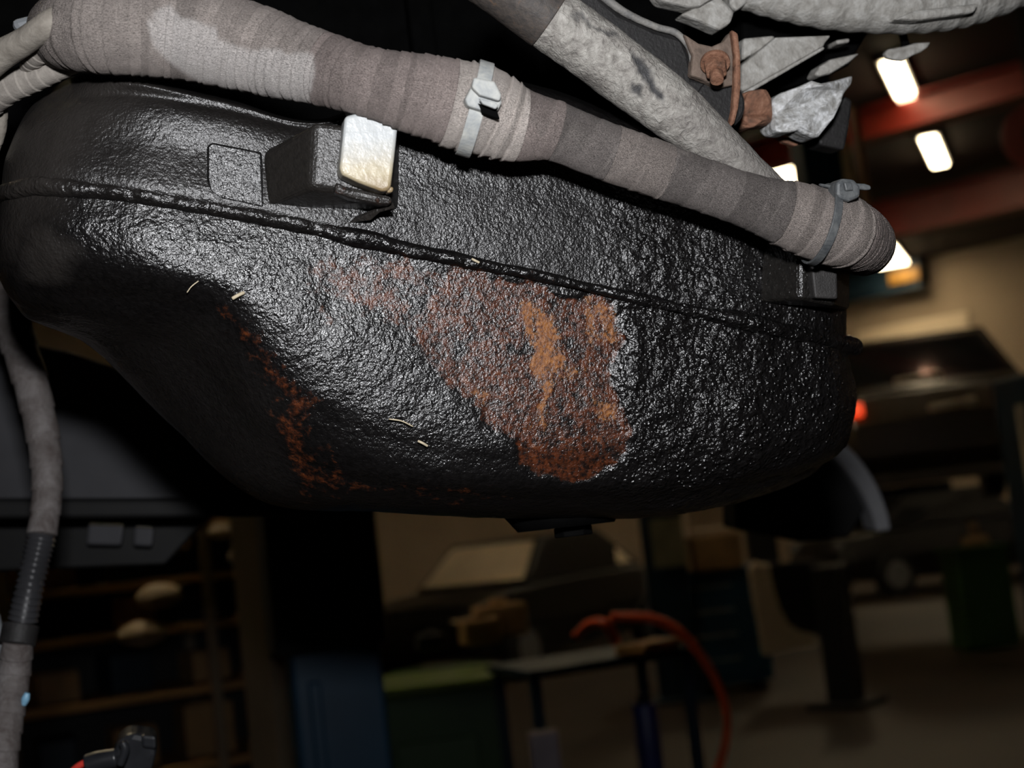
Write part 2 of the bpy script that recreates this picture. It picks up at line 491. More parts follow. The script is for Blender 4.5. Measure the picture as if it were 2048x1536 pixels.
def pan_attrs(V, lumpx=True):
    px, py = px_of(V)
    wob = fbm(V, 60, 4) * 70; wob2 = fbm(V + 3.1, 60, 4) * 70
    qx, qy = px + wob, py + wob2
    soft = 8 + 45 * np.clip((1000 - px) / 300, 0, 1)
    rust = polymask(qx, qy, RUST, soft)
    rust *= np.clip(0.70 + 1.1 * fbm(V + 9, 45, 3) - 0.08 * np.clip((900 - px) / 200, 0, 1), 0, 1)
    rust = np.maximum(rust, 0.60 * polymask(qx, qy, RUST2, 45))
    org = np.zeros(len(V))
    for k, pg in enumerate(ORANGE):
        org = np.maximum(org, polymask(px + wob * 0.7, py + wob2 * 0.7, pg, 14) * (0.70 if k == 0 else 0.50))
    stk = np.stack([px / 16 + wob / 20, py / 55, np.zeros(len(px))], 1)
    org *= np.clip(0.95 + 2.2 * fbm(stk, 1.0, 4), 0, 1.3)
    # thick lumpy grime on the right of the rust, smoother paint on the left
    lump = np.clip((px - 1180) / 120, 0, 1) * 0.9 + 0.12
    lump = lump * (1 - 0.8 * polymask(px, py, RUST, 12))
    pale_mix = 0.8 * polymask(qx, qy, [(40, 470), (90, 455), (150, 500), (130, 560), (70, 560)], 25) * 0.35  # dust on the pan's left end and upper housing
    pale_mix = np.maximum(pale_mix, 0.34 * polymask(qx, qy, [(-60, 120), (260, 120), (330, 200), (210, 260), (150, 330), (100, 420), (-60, 560)], 60))
    pale_mix = np.maximum(pale_mix, 0.10 * polymask(px, py, [(100, 130), (680, 220), (680, 460), (100, 390)], 40))
    under = polymask(px, py, [(180, 690), (420, 640), (560, 800), (590, 1000), (500, 1000)], 30)
    pale_mix = np.maximum(pale_mix, under * 0.07)
    return dict(rust=np.clip(rust, 0, 1), orange=np.clip(org, 0, 1), lumpy=np.clip(lump, 0, 1), pale_mix=np.clip(pale_mix, 0, 1))

def skin(name, rows, nu, nv, mat, parent, disp=0.0009, dscale=90, flakes=False):
    ctrl = np.array([[Q(*p) for p in r] for r in rows])
    G = crom(crom(ctrl, nu, 1), nv, 0)
    N = grid_normals(G)
    V = G.reshape(-1, 3); n = N.reshape(-1, 3)
    at = pan_attrs(V)
    d = disp * 2 * fbm(V, dscale, 3) * (0.35 + 1.5 * at['lumpy'])
    if flakes:
        px, py = px_of(V)
        wob = fbm(V, 60, 4) * 70; wob2 = fbm(V + 3.1, 60, 4) * 70
        d = d - 0.0009 * polymask(px + wob, py + wob2, RUST, 6 + 40 * np.clip((1000 - px) / 300, 0, 1))
        for pg in STREAKS:
            d = d + 0.0012 * polymask(px + wob * .4, py + wob2 * .4, pg, 8)
    V = V + n * d[:, None]
    return obj(name, V, grid_faces(nv, nu), mat, parent, attrs=at)

pan = thing('oil_pan', Q(1100, 1050, 0.1), 'black oil-wet engine oil pan with an orange rust patch', 'oil pan')
def rowfix(left, mid, right): return [left] + mid + [right]
lower = [
 [(30, 402, .20), (2, 396, .060), (80, 388, .014), (250, 404, 0), (450, 436, 0), (620, 469, 0), (850, 519, 0), (1100, 569, 0), (1350, 626, 0), (1550, 668, .002), (1692, 702, .035), (1650, 690, .2)],
 [(30, 470, .20), (-8, 470, .060), (78, 455, .012), (250, 472, -.002), (455, 515, -.002), (625, 570, -.001), (850, 630, 0), (1100, 682, 0), (1350, 732, 0), (1560, 768, .002), (1710, 790, .038), (1660, 770, .2)],
 [(30, 540, .20), (-6, 535, .062), (85, 525, .018), (250, 538, .002), (450, 580, -.001), (612, 680, -.001), (850, 760, 0), (1100, 812, 0), (1350, 842, 0), (1555, 856, .004), (1702, 850, .042), (1660, 840, .2)],
 [(40, 570, .20), (8, 575, .068), (95, 583, .032), (245, 588, .016), (425, 632, .010), (592, 790, .006), (840, 888, .003), (1100, 922, .003), (1350, 928, .005), (1540, 922, .012), (1686, 897, .052), (1640, 880, .2)],
 [(60, 590, .20), (28, 606, .080), (110, 632, .055), (235, 655, .046), (395, 715, .040), (556, 890, .030), (800, 970, .018), (1100, 992, .018), (1345, 988, .021), (1505, 965, .031), (1650, 925, .070), (1610, 905, .2)],
 [(90, 600, .20), (60, 636, .115), (120, 662, .118), (190, 700, .122), (335, 842, .118), (520, 1000, .100), (760, 1024, .080), (1060, 1038, .080), (1320, 1032, .080), (1480, 1002, .085), (1605, 955, .110), (1590, 930, .2)],
 [(120, 600, .28), (110, 620, .28), (160, 640, .28), (240, 680, .28), (400, 820, .28), (560, 960, .28), (780, 985, .28), (1060, 995, .28), (1300, 990, .28), (1440, 965, .28), (1540, 930, .28), (1560, 910, .28)],
]
skin('lower_pan', lower, 640, 330, m_pan, pan, flakes=True)
upper = [
 [(215, 200, .28), (210, 195, .26), (225, 190, .26), (300, 190, .26), (450, 215, .26), (640, 240, .26), (850, 190, .26), (1100, 215, .26), (1350, 320, .26), (1520, 420, .26), (1600, 480, .26), (1600, 500, .28)],
 [(175, 215, .20), (150, 160, .110), (185, 146, .060), (270, 157, .030), (450, 196, .035), (640, 240, .035), (850, 150, .035), (1100, 178, .035), (1350, 290, .035), (1550, 400, .035), (1650, 470, .060), (1610, 480, .2)],
 [(110, 250, .20), (62, 215, .080), (128, 205, .030), (265, 195, .006), (452, 226, .003), (640, 262, .006), (850, 215, .004), (1100, 240, .004), (1350, 345, .004), (1550, 445, .006), (1672, 515, .040), (1630, 520, .2)],
 [(60, 320, .20), (15, 305, .064), (92, 295, .016), (255, 288, .001), (450, 318, 0), (635, 355, 0), (850, 370, 0), (1100, 405, 0), (1350, 485, 0), (1550, 555, .002), (1690, 600, .035), (1640, 600, .2)],
 [(40, 380, .20), (3, 375, .060), (82, 350, .011), (250, 368, -.0034), (450, 402, -.0034), (620, 436, -.003), (850, 495, 0), (1100, 548, 0), (1350, 606, 0), (1550, 650, .002), (1690, 682, .035), (1650, 670, .2)],
 [(35, 400, .20), (2, 396, .062), (80, 384, .015), (250, 400, .003), (450, 432, .003), (620, 465, .003), (850, 515, .003), (1100, 565, .003), (1350, 622, .003), (1550, 664, .004), (1690, 698, .037), (1650, 690, .2)],
]
skin('upper_housing', upper, 640, 260, m_housing, pan, disp=0.0006)
# flange bead along the joint
seam = [(30, 390, .19), (4, 388, .060), (82, 373, .013), (250, 388, .0014), (450, 420, .0014), (620, 454, .0012), (850, 506, 0), (1100, 557, 0), (1350, 614, 0), (1550, 657, .001), (1692, 689, .033), (1700, 690, .06), (1660, 680, .2)]
c = crom(np.array([Q(*p) for p in seam]), 700)
pxs, _ = px_of(c)
rad = 0.0050 + 0.0022 * fbm(c, 45, 3) + 0.0008 * np.clip((pxs - 1600) / 100, 0, 1)
rad = rad - 0.0018 * np.clip((pxs - 760) / 200, 0, 1) * np.clip((1500 - pxs) / 150, 0, 1)
V, F = tube_mesh(c, rad, NB, 24)
V = V + (0.0032 * fbm(V, 130, 3))[:, None] * NB + (0.0022 * fbm(V + 7, 90, 3))[:, None] * _u
at = pan_attrs(V); at['lumpy'] = np.maximum(at['lumpy'], 0.35); at['rust'] = np.maximum(at['rust'] * 0.8, 0.2 * polymask(*px_of(V), [(600, 420), (900, 480), (1250, 570), (1250, 620), (900, 540), (600, 480)], 20))
obj('flange_bead', V, F, m_pan, pan, attrs=at)
def lugattrs(o, lump=0.15, pale_mix=0.1, rust=0.0):
    n = len(o.data.vertices)
    for k, v in dict(rust=rust, orange=0, lumpy=lump, pale_mix=pale_mix).items():
        a = o.data.attributes.new(k, 'FLOAT', 'POINT'); a.data.foreach_set('value', np.full(n, v, np.float32))
    return o
lugattrs(prism('raised_pad', [(414, 292), (424, 284), (524, 304), (528, 416), (440, 398), (420, 384), (414, 360)], -0.0038, 0.01, m_housing, pan, 0.0012), 0.12, 0.0)
def solid(name, V, F, mat, parent, bevel=0.002, seg=3):
    o = obj(name, V, F, mat, parent, smooth=False, bevel=bevel, bseg=seg)
    bm = bmesh.new(); bm.from_mesh(o.data); bmesh.ops.recalc_face_normals(bm, faces=bm.faces); bm.to_mesh(o.data); bm.free()
    return o
HEX = [(0, 1, 2, 3), (7, 6, 5, 4), (0, 4, 5, 1), (1, 5, 6, 2), (2, 6, 7, 3), (3, 7, 4, 0)]
# clip lug: wedge standing out of the housing
lv = [(526, 306, -.001), (628, 240, -.030), (628, 372, -.030), (530, 418, -.001)]
rv = [(800, 262, -.012), (790, 262, -.030), (785, 398, -.030), (800, 430, -.001)]
V = [Q(526, 306, .01), Q(526, 306, -.001), Q(630, 238, -.030), Q(792, 262, -.030), Q(800, 268, .01),
     Q(530, 418, .01), Q(530, 418, -.001), Q(622, 374, -.030), Q(784, 402, -.030), Q(800, 430, .01)]
F = [(0, 1, 2, 3, 4), (9, 8, 7, 6, 5), (1, 6, 7, 2), (2, 7, 8, 3), (3, 8, 9, 4), (4, 9, 5, 0), (0, 5, 6, 1)]
lugattrs(solid('clip_lug', V, F, m_lug, pan, 0.004, 4), 0.1, 0.12)
lugattrs(prism('lug_ledge', [(672, 362), (690, 372), (784, 392), (786, 408), (760, 408), (700, 396), (668, 384)], -0.036, 0.012, m_lug, pan, 0.002), 0.5, 0.2, 0.3)
lugattrs(prism('grime_flap', [(786, 404), (790, 416), (760, 424), (742, 440), (696, 446), (712, 432), (760, 414)], [-.030, -.030, -.02, -.012, -.002, -.002, -.02], 0.002, m_lug, pan, 0.0006), 0.6, 0.3, 0.3)
# right lug with its rubber pad
V = [Q(1530, 470, .01), Q(1530, 470, .001), Q(1602, 480, -.024), Q(1672, 500, -.018), Q(1700, 500, .03),
     Q(1514, 606, .01), Q(1514, 606, .001), Q(1602, 598, -.024), Q(1668, 614, -.018), Q(1700, 622, .03)]
o = solid('right_lug', V, F, m_lug, pan, 0.003, 3); o.name = 'pad_lug'
lugattrs(o, 0.45, 0.0)
m_pad = mat_simple('dark_pad', (0.028, 0.026, 0.025), 0.6, scale=200, bump=0.0004, bscale=900)
prism('rubber_pad', [(1619, 500), (1674, 505), (1676, 598), (1630, 596)], -0.029, 0.014, m_pad, pan, 0.0012)
# drain boss below
cd = Q(1130, 1035, .09)
a = cd + EZ * 0.01; b = cd - EZ * 0.006
o = cyl('drain_boss', a, b, 0.042, m_shade, pan, r1=0.030, seg=24); lugattrs(o)
b2 = b + np.array((0.004, 0, 0)); o = cyl('drain_plug', b2, b2 - EZ * 0.006, 0.012, m_shade, pan, seg=6, bevel=0.0008, smooth=False); lugattrs(o)

# ------------------------------------------------------------------ engine mass and underbody behind
eb = thing('engine_block', Q(700, 300, .5), 'engine block coloured black as deep shade above and behind the oil pan', 'engine')
prism('crankcase', [(-350, -400), (1340, -400), (1420, 300), (1330, 420), (150, 420), (-350, 250)], 0.42, 0.35, m_shade, eb, 0.01)
prism('crankcase_rib', [(380, -300), (430, -300), (520, 300), (470, 300)], 0.40, 0.05, m_shade, eb, 0.004)
prism('crankcase_rib', [(780, -300), (830, -300), (900, 300), (850, 300)], 0.40, 0.05, m_shade, eb, 0.004)
prism('bell_flange', [(1120, -300), (1180, -300), (1290, 330), (1230, 330)], 0.40, 0.05, m_shade, eb, 0.004)
m_tray = mat_simple('grey_undertray', (0.06, 0.06, 0.066), 0.65, scale=8)
tr = thing('undertray', P(250, 1000, 1.5), 'dim grey underbody tray behind the oil pan ramp', 'undertray')
prism('tray_panel', [(-200, 640), (130, 700), (420, 800), (640, 930), (640, 1012), (-200, 1012)], 0.0, 0.03, m_tray, tr, 0.004, depth=1.45)
prism('tray_rib', [(-200, 1000), (650, 1000), (650, 1034), (-200, 1040)], -0.08, 0.03, m_black, tr, 0.004, depth=1.45)
prism('tray_pocket', [(176, 1048), (248, 1052), (242, 1092), (172, 1090)], 0.0, 0.02, m_tray, tr, 0.003, depth=1.45)
prism('tray_pocket', [(268, 1054), (308, 1056), (304, 1094), (266, 1092)], 0.0, 0.02, m_tray, tr, 0.003, depth=1.45)
prism('tray_back', [(-200, 1030), (420, 1030), (330, 1130), (-200, 1150)], 0.04, 0.02, m_black, tr, 0.003, depth=1.45)

# ------------------------------------------------------------------ taped wiring harness
HO = -0.052
hc = [(140, 66, 62, .115), (128, 66, 68, .085), (140, 62, 78, .055), (215, 56, 92, .036), (350, 63, 95, .034), (490, 93, 90, .030), (620, 132, 76, .016), (740, 165, 70, .002), (850, 192, 83, 0),
      (955, 220, 88, 0), (1030, 247, 76, 0), (1105, 262, 60, 0), (1200, 298, 58, 0), (1300, 334, 57, 0), (1400, 369, 54, 0), (1500, 403, 56, 0), (1570, 427, 66, 0), (1640, 449, 72, 0),
      (1692, 466, 72, .006), (1722, 483, 66, .024), (1728, 492, 60, .055), (1722, 496, 56, .10)]
ctr = np.array([list(Q(a, b, HO + o)) + [r * zq(a, HO + o) / FPX] for a, b, r, o in hc])
NH = 1150
cc = crom(ctr, NH)
HC, HR = cc[:, :3], cc[:, 3]
hx, hy = px_of(HC)
arc = np.concatenate([[0], np.cumsum(np.linalg.norm(np.diff(HC, axis=0), axis=1))])
PXM = 0.72 / FPX      # metres per photograph pixel about there
TH, TN, TB = frames(HC, NB)
SEG = 84
ang = np.linspace(0, 2 * math.pi, SEG, endpoint=False)
prm = np.linspace(0, len(hc) - 1, NH)
def idx_at(x, lo=60):
    """first sample of the centre line right of photograph column x"""
    return lo + int(np.argmax(hx[lo:] >= x))
har = thing('wiring_harness', Q(900, 220, HO), 'thick grey cloth-taped wiring harness running across the oil pan', 'wiring harness')
m_t1 = mat_tape('cloth_tape_grey', (0.27, 0.235, 0.215))
m_t2 = mat_tape('cloth_tape_brown', (0.235, 0.195, 0.18))
m_t3 = mat_tape('cloth_tape_pale', (0.45, 0.40, 0.365))
m_t4 = mat_tape('cloth_tape_dark', (0.165, 0.145, 0.135))
m_t5 = mat_tape('cloth_tape_tan', (0.25, 0.215, 0.195))
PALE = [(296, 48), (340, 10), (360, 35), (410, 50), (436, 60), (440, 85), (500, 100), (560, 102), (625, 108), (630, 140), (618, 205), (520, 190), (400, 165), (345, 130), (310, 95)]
def tape(i0, i1, pitch_px, amp, mat, grow=1.0, label=None, lip=0.0):
    i1 = min(i1 + 1, NH)
    s = arc[i0:i1] / (pitch_px * PXM)
    s = s + 0.22 * np.sin(s * 2.3) + 0.15 * np.sin(s * 5.1 + 1.0)
    ph = s[:, None] + ang[None, :] / (2 * math.pi) + 0.5
    saw = 1 - (ph % 1.0)
    saw = np.where(saw > 0.9, (1 - saw) * 9, saw)          # steep but not vertical step
    wn = np.floor(ph).astype(np.int64)
    R = HR[i0:i1, None] * grow * (1 + amp * (saw - 0.5))
    V = HC[i0:i1, None] + R[..., None] * (np.cos(ang)[None, :, None] * TN[i0:i1, None] + np.sin(ang)[None, :, None] * TB[i0:i1, None])
    W = V.reshape(-1, 3)
    rad = (V - HC[i0:i1, None]).reshape(-1, 3); rad /= np.linalg.norm(rad, axis=1, keepdims=True)
    W = W + rad * (0.0010 * fbm(W, 75, 3) + 0.0004 * fbm(W, 300, 2))[:, None]
    m = i1 - i0
    F = []
    for i in range(m - 1):
        for j in range(SEG):
            k = (j + 1) % SEG
            F.append((i * SEG + j, i * SEG + k, (i + 1) * SEG + k, (i + 1) * SEG + j))
    F.append(tuple(range(SEG))[::-1]); F.append(tuple(range((m - 1) * SEG, m * SEG)))
    px, py = px_of(W)
    wob = fbm(W, 120, 3) * 22
    pale_mix = 0.75 * polymask(px + wob, py + wob, PALE, 5)  # paler tone blended inside the PALE outline
    tone = hash3(wn, wn * 7 + 3, wn * 0 + 11).reshape(-1)
    edge = np.clip(((ph % 1.0) - 0.9) * 10, 0, 1).reshape(-1)
    o = obj('tape_wrap', W, F, mat, har, attrs=dict(pale_mix=pale_mix, tone=tone, ang=np.tile(ang, m), edge=edge))
    if label: o['label'] = label
    return o
cuts = [0, idx_at(640), idx_at(895), idx_at(1040), idx_at(1110), idx_at(1220), idx_at(1330), idx_at(1562), idx_at(1688), NH - 1]
tape(cuts[0], cuts[1], 25, 0.040, m_t1, 1.0, 'thick grey tape with a paler patch')
tape(cuts[1], cuts[2], 22, 0.045, m_t2)
tape(cuts[2], cuts[3], 27, 0.075, m_t3, 1.02, 'pale tape under the cable tie')
tape(cuts[3], cuts[4], 70, 0.040, m_t2, 1.0)
tape(cuts[4], cuts[5], 75, 0.030, m_t4, 0.99)
tape(cuts[5], cuts[6], 60, 0.030, m_t5, 1.0)
tape(cuts[6], cuts[7], 46, 0.024, m_t4, 0.985)
tape(cuts[7], cuts[8], 42, 0.045, m_t5, 1.02, 'lighter tan tape under the black cable tie')
tape(cuts[8], cuts[9], 13, 0.030, m_t2, 0.97, 'brown tape at the bend')

def hoop(name, x, width_px, lift, thick, mat, parent, lean=0.0, t0=0.0, t1=2 * math.pi, n=64):
    """flat strap laid round the harness at photograph column x"""
    i = idx_at(x); C = HC[i]; R = HR[i] * 1.02
    th = np.linspace(t0, t1, n)
    wd = width_px * PXM
    rows = []
    for a in th:
        e = math.cos(a) * TN[i] + math.sin(a) * TB[i]
        ax = TH[i] * (1 - 0) + 0 * e
        sh = lean * math.sin(a - math.pi) * R
        for ww, rr in ((-wd / 2, R + lift), (-wd / 2, R + lift + thick), (wd / 2, R + lift + thick), (wd / 2, R + lift)):
            rows.append(C + e * rr + ax * (ww + sh))
    V = np.array(rows)
    F = []
    for k in range(n - 1):
        for j in range(4):
            l = (j + 1) % 4
            F.append((k * 4 + j, k * 4 + l, (k + 1) * 4 + l, (k + 1) * 4 + j))
    F.append((0, 1, 2, 3)); F.append(tuple((n - 1) * 4 + q for q in (3, 2, 1, 0)))
    return solid(name, V, F, mat, parent, 0.0004, 2)
m_tieg = mat_mottled('dusty_grey_nylon', [(0.3, (0.30, 0.32, 0.33)), (0.7, (0.52, 0.52, 0.48))], scale=140, rough=0.5, bumpd=0.0003)
m_tieb = mat_mottled('worn_black_nylon', [(0.3, (0.055, 0.06, 0.065)), (0.7, (0.13, 0.135, 0.135))], scale=220, rough=0.5, bumpd=0.0004)
tie = thing('cable_tie', HC[idx_at(950)], 'pale grey cable tie with an open buckle on the thick harness', 'cable tie')
hoop('strap', 948, 30, 0.0006, 0.0012, m_tieg, tie, lean=-0.10)
TO = -0.052 - 0.0255
prism('buckle', [(930, 198), (946, 168), (986, 168), (1003, 184), (1004, 206), (996, 222), (968, 222), (936, 212)], TO - .004, 0.007, m_tieg, tie, 0.0012)
prism('buckle_lever', [(948, 154), (990, 162), (1004, 190), (1000, 202), (960, 190), (944, 174)], TO - .0085, 0.004, m_tieg, tie, 0.001)
prism('strap_tail', [(958, 196), (990, 204), (998, 210), (992, 218), (966, 208)], TO - .012, 0.002, m_tieg, tie, 0.0006)
prism('slot_shadow', [(956, 206), (994, 219), (1000, 238), (966, 226)], TO - .0048, 0.003, m_shade, tie, 0.0004)  # black plate drawn as the shadow inside the buckle
tie2 = thing('cable_tie', HC[idx_at(1685)], 'black cable tie with square head near the harness bend', 'cable tie')
hoop('strap', 1640, 19, 0.0012, 0.0014, m_tieb, tie2, lean=-0.22)
T2 = HO - 0.021
prism('tie_head', [(1674, 364), (1684, 356), (1708, 358), (1722, 372), (1721, 394), (1700, 403), (1680, 398), (1673, 388)], T2, 0.012, m_tieb, tie2, 0.0018)
prism('strap_tail', [(1706, 366), (1730, 367), (1742, 371), (1743, 379), (1734, 380), (1708, 377)], T2 + .002, 0.003, m_tieb, tie2, 0.0008)
prism('tie_lock', [(1688, 364), (1704, 364), (1708, 380), (1692, 382)], T2 - .0018, 0.003, m_tieb, tie2, 0.0008)
prism('strap_lead', [(1640, 366), (1676, 372), (1676, 379), (1640, 371)], [T2 + .014, T2 + .004, T2 + .004, T2 + .014], 0.002, m_tieb, tie2, 0.0005)

# ------------------------------------------------------------------ white clip
m_nylon = NT('white_nylon')
_nz = m_nylon.noise(110, 4, 0.6)
_sx = m_nylon.n('SeparateXYZ'); m_nylon.l(m_nylon.obj_co(), _sx.inputs[0])
_mr = m_nylon.n('MapRange'); m_nylon.l(_sx.outputs[2], _mr.inputs['Value'])          # grease staining on the foot of the clip
_mr.inputs['From Min'].default_value = Q(730, 380, -.048)[2]; _mr.inputs['From Max'].default_value = Q(730, 260, -.048)[2]
_mr.inputs['To Min'].default_value = 0.05; _mr.inputs['To Max'].default_value = 0.75
_zr = _mr.outputs[0]
m_nylon.set(**{'Base Color': m_nylon.ramp(m_nylon.math('ADD', m_nylon.math('MULTIPLY', _nz, 0.35), _zr), [(0.20, (0.26, 0.18, 0.09)), (0.42, (0.50, 0.43, 0.29)), (0.62, (0.50, 0.48, 0.42)), (0.85, (0.52, 0.54, 0.54))]), 'Roughness': 0.38,
               'Subsurface Weight': 0.15, 'Subsurface Scale': 0.01, 'Subsurface Radius': (0.5, 0.45, 0.35), 'Normal': m_nylon.bump(m_nylon.noise(200, 3), 0.0005)})
m_nylon = m_nylon.m
clip = thing('harness_clip', Q(735, 380, -.035), 'white nylon harness clip on the black housing lug', 'clip')
CF = -0.048
V = [Q(690, 232, CF), Q(722, 224, CF), Q(798, 232, CF), Q(790, 310, CF), Q(782, 378, CF), Q(768, 384, CF), Q(720, 366, CF), Q(686, 350, CF), Q(679, 340, CF)]
nn = len(V); V = V + [v + NB * 0.017 for v in V]
F = [tuple(range(nn)), tuple(range(2 * nn - 1, nn - 1, -1))] + [(i, nn + i, nn + (i + 1) % nn, (i + 1) % nn) for i in range(nn)]
solid('clip_body', V, F, m_nylon, clip, 0.0028, 4)
prism('clip_collar', [(700, 196), (798, 214), (800, 240), (694, 224)], -0.046, 0.016, m_nylon, clip, 0.002)
prism('clip_foot', [(776, 372), (788, 374), (786, 384), (774, 386)], CF + .002, 0.008, m_nylon, clip, 0.001)

# ------------------------------------------------------------------ grey pipe crossing behind the harness
m_pipe = NT('oxidised_grey_pipe')
n1 = m_pipe.noise(60, 5, 0.7, dist=2.0); n2 = m_pipe.noise(230, 4, 0.65, dist=1.6)
pc = m_pipe.ramp(m_pipe.math('ADD', m_pipe.math('MULTIPLY', n1, 0.65), m_pipe.math('MULTIPLY', n2, 0.35)),
                 [(0.34, (0.15, 0.135, 0.125)), (0.44, (0.29, 0.27, 0.245)), (0.56, (0.40, 0.38, 0.345)), (0.70, (0.50, 0.48, 0.44))])
pc = m_pipe.mix(m_pipe.attr('pit'), pc, (0.045, 0.045, 0.048))
pc = m_pipe.mix(m_pipe.attr('dirt'), pc, (0.16, 0.145, 0.135))
m_pipe.set(**{'Base Color': pc, 'Roughness': 0.6, 'Specular IOR Level': 0.4, 'Normal': m_pipe.bump(n2, 0.0018)})
m_pipe = m_pipe.m
pp = [(950, -75, 68, .0), (1020, -25, 66, .0), (1090, 30, 64, .0), (1170, 87, 63, .0), (1260, 155, 62, .0), (1340, 215, 59, .0), (1420, 282, 50, .002), (1500, 354, 42, .004), (1580, 424, 38, .008), (1640, 474, 36, .012)]
pcn = crom(np.array([list(Q(a, b, -0.022 + o)) + [r * zq(a, -0.02) / FPX] for a, b, r, o in pp]), 300)
V, F = tube_mesh(pcn[:, :3], pcn[:, 3], NB, 72)
ctrp = np.repeat(pcn[:, :3], 72, 0)
rd = V - ctrp; rd /= np.linalg.norm(rd, axis=1, keepdims=True)
px, py = px_of(V); wob = fbm(V, 90, 4) * 40
pit = np.maximum.reduce([polymask(px + wob, py - wob, g, 4) for g in
     ([(1250, 112), (1268, 118), (1290, 140), (1310, 158), (1332, 185), (1330, 202), (1315, 195), (1300, 172), (1270, 150)], [(1260, 168), (1285, 175), (1290, 190), (1265, 185)],
      [(1150, 20), (1165, 25), (1230, 85), (1215, 80)])]) * np.array(1.0)
dirt = np.clip((px - 1330) / 200, 0, 1) * 0.75
V = V + rd * (0.0011 * fbm(V, 160, 4) - 0.0012 * pit)[:, None]
gp = thing('grey_pipe', Q(1250, 150, -0.02), 'pitted oxidised grey pipe slanting down behind the harness', 'pipe')
obj('pipe_body', V, F, m_pipe, gp, attrs=dict(pit=pit * 0.95, dirt=dirt))
slv = pcn[:72]
m_sleeve = mat_mottled('dark_rusty_sleeve', [(0.35, (0.05, 0.045, 0.042)), (0.62, (0.085, 0.07, 0.06)), (0.78, (0.17, 0.085, 0.04))], scale=220, rough=0.6, bumpd=0.0006)
V, F = tube_mesh(slv[:, :3], slv[:, 3] * 1.025, NB, 48)
obj('pipe_sleeve', V, F, m_sleeve, gp)

# ------------------------------------------------------------------ mount bracket with rusty bolt
m_rust = mat_mottled('surface_rust', [(0.3, (0.11, 0.06, 0.04)), (0.5, (0.24, 0.115, 0.07)), (0.72, (0.36, 0.20, 0.13))], scale=160, rough=0.8, bumpd=0.0012)
m_plate = mat_mottled('brown_bracket', [(0.3, (0.10, 0.075, 0.06)), (0.55, (0.19, 0.14, 0.11)), (0.75, (0.27, 0.21, 0.17))], scale=90, rough=0.75, bumpd=0.0008)
m_mount = mat_simple('black_mount', (0.016, 0.015, 0.015), 0.6, scale=100, bump=0.0004, bscale=500)
m_rim = mat_mottled('scuffed_rim', [(0.3, (0.12, 0.12, 0.12)), (0.7, (0.30, 0.285, 0.26))], scale=120, rough=0.6)
br = thing('mount_bracket', Q(1400, 150, .05), 'black engine mount bracket with brown rusty plate behind the grey pipe', 'bracket')
prism('bracket_arm', [(1140, -60), (1190, -20), (1240, 22), (1310, 55), (1368, 72), (1384, 110), (1390, 152), (1440, 160), (1478, 200), (1472, 232), (1440, 270), (1380, 240), (1280, 160), (1150, 40)], 0.035, 0.05, m_mount, br, 0.004)
rp = [(1150, -55, 9, .04), (1200, -12, 9, .036), (1250, 25, 8, .034), (1310, 53, 7, .033), (1352, 66, 7, .032), (1378, 96, 6, .031), (1384, 130, 4, .031)]
rc = crom(np.array([list(Q(a, b, o)) + [r * zq(a, .03) / FPX] for a, b, r, o in rp]), 60)
V, F = tube_mesh(rc[:, :3], rc[:, 3], NB, 16); obj('arm_rim', V, F, m_rim, br)
prism('rusty_plate', [(1368, 66), (1398, 86), (1425, 92), (1448, 82), (1462, 62), (1478, 68), (1482, 130), (1476, 168), (1440, 176), (1408, 160), (1382, 150), (1386, 110)], 0.026, 0.008, m_plate, br, 0.0015)
prism('rust_flange', [(1464, 58), (1477, 66), (1482, 110), (1483, 170), (1478, 215), (1470, 246), (1458, 258), (1466, 220), (1470, 165), (1471, 110)], 0.018, 0.006, m_rust, br, 0.0015)
cb = Q(1428, 215, .045)
cyl('mount_bush', cb + NB * 0.03, cb - NB * 0.012, 0.0155, m_mount, br, seg=32, bevel=0.002)
c0 = Q(1430, 122, .018); ax = Q(1436, 182, .002) - c0; axn = ax / np.linalg.norm(ax)
bo = thing('rusty_nut', c0, 'rusty flanged nut on a stud through the brown bracket plate', 'nut')
cyl('washer', c0, c0 + axn * 0.003, 0.0086, m_rust, bo, seg=28, bevel=0.0006)
cyl('hex_nut', c0 + axn * 0.003, c0 + axn * 0.0105, 0.0074, m_rust, bo, r1=0.0066, seg=6, bevel=0.0009, smooth=False)
cyl('stud', c0 + axn * 0.009, c0 + axn * 0.0175, 0.0040, m_rust, bo, seg=16, bevel=0.0008)

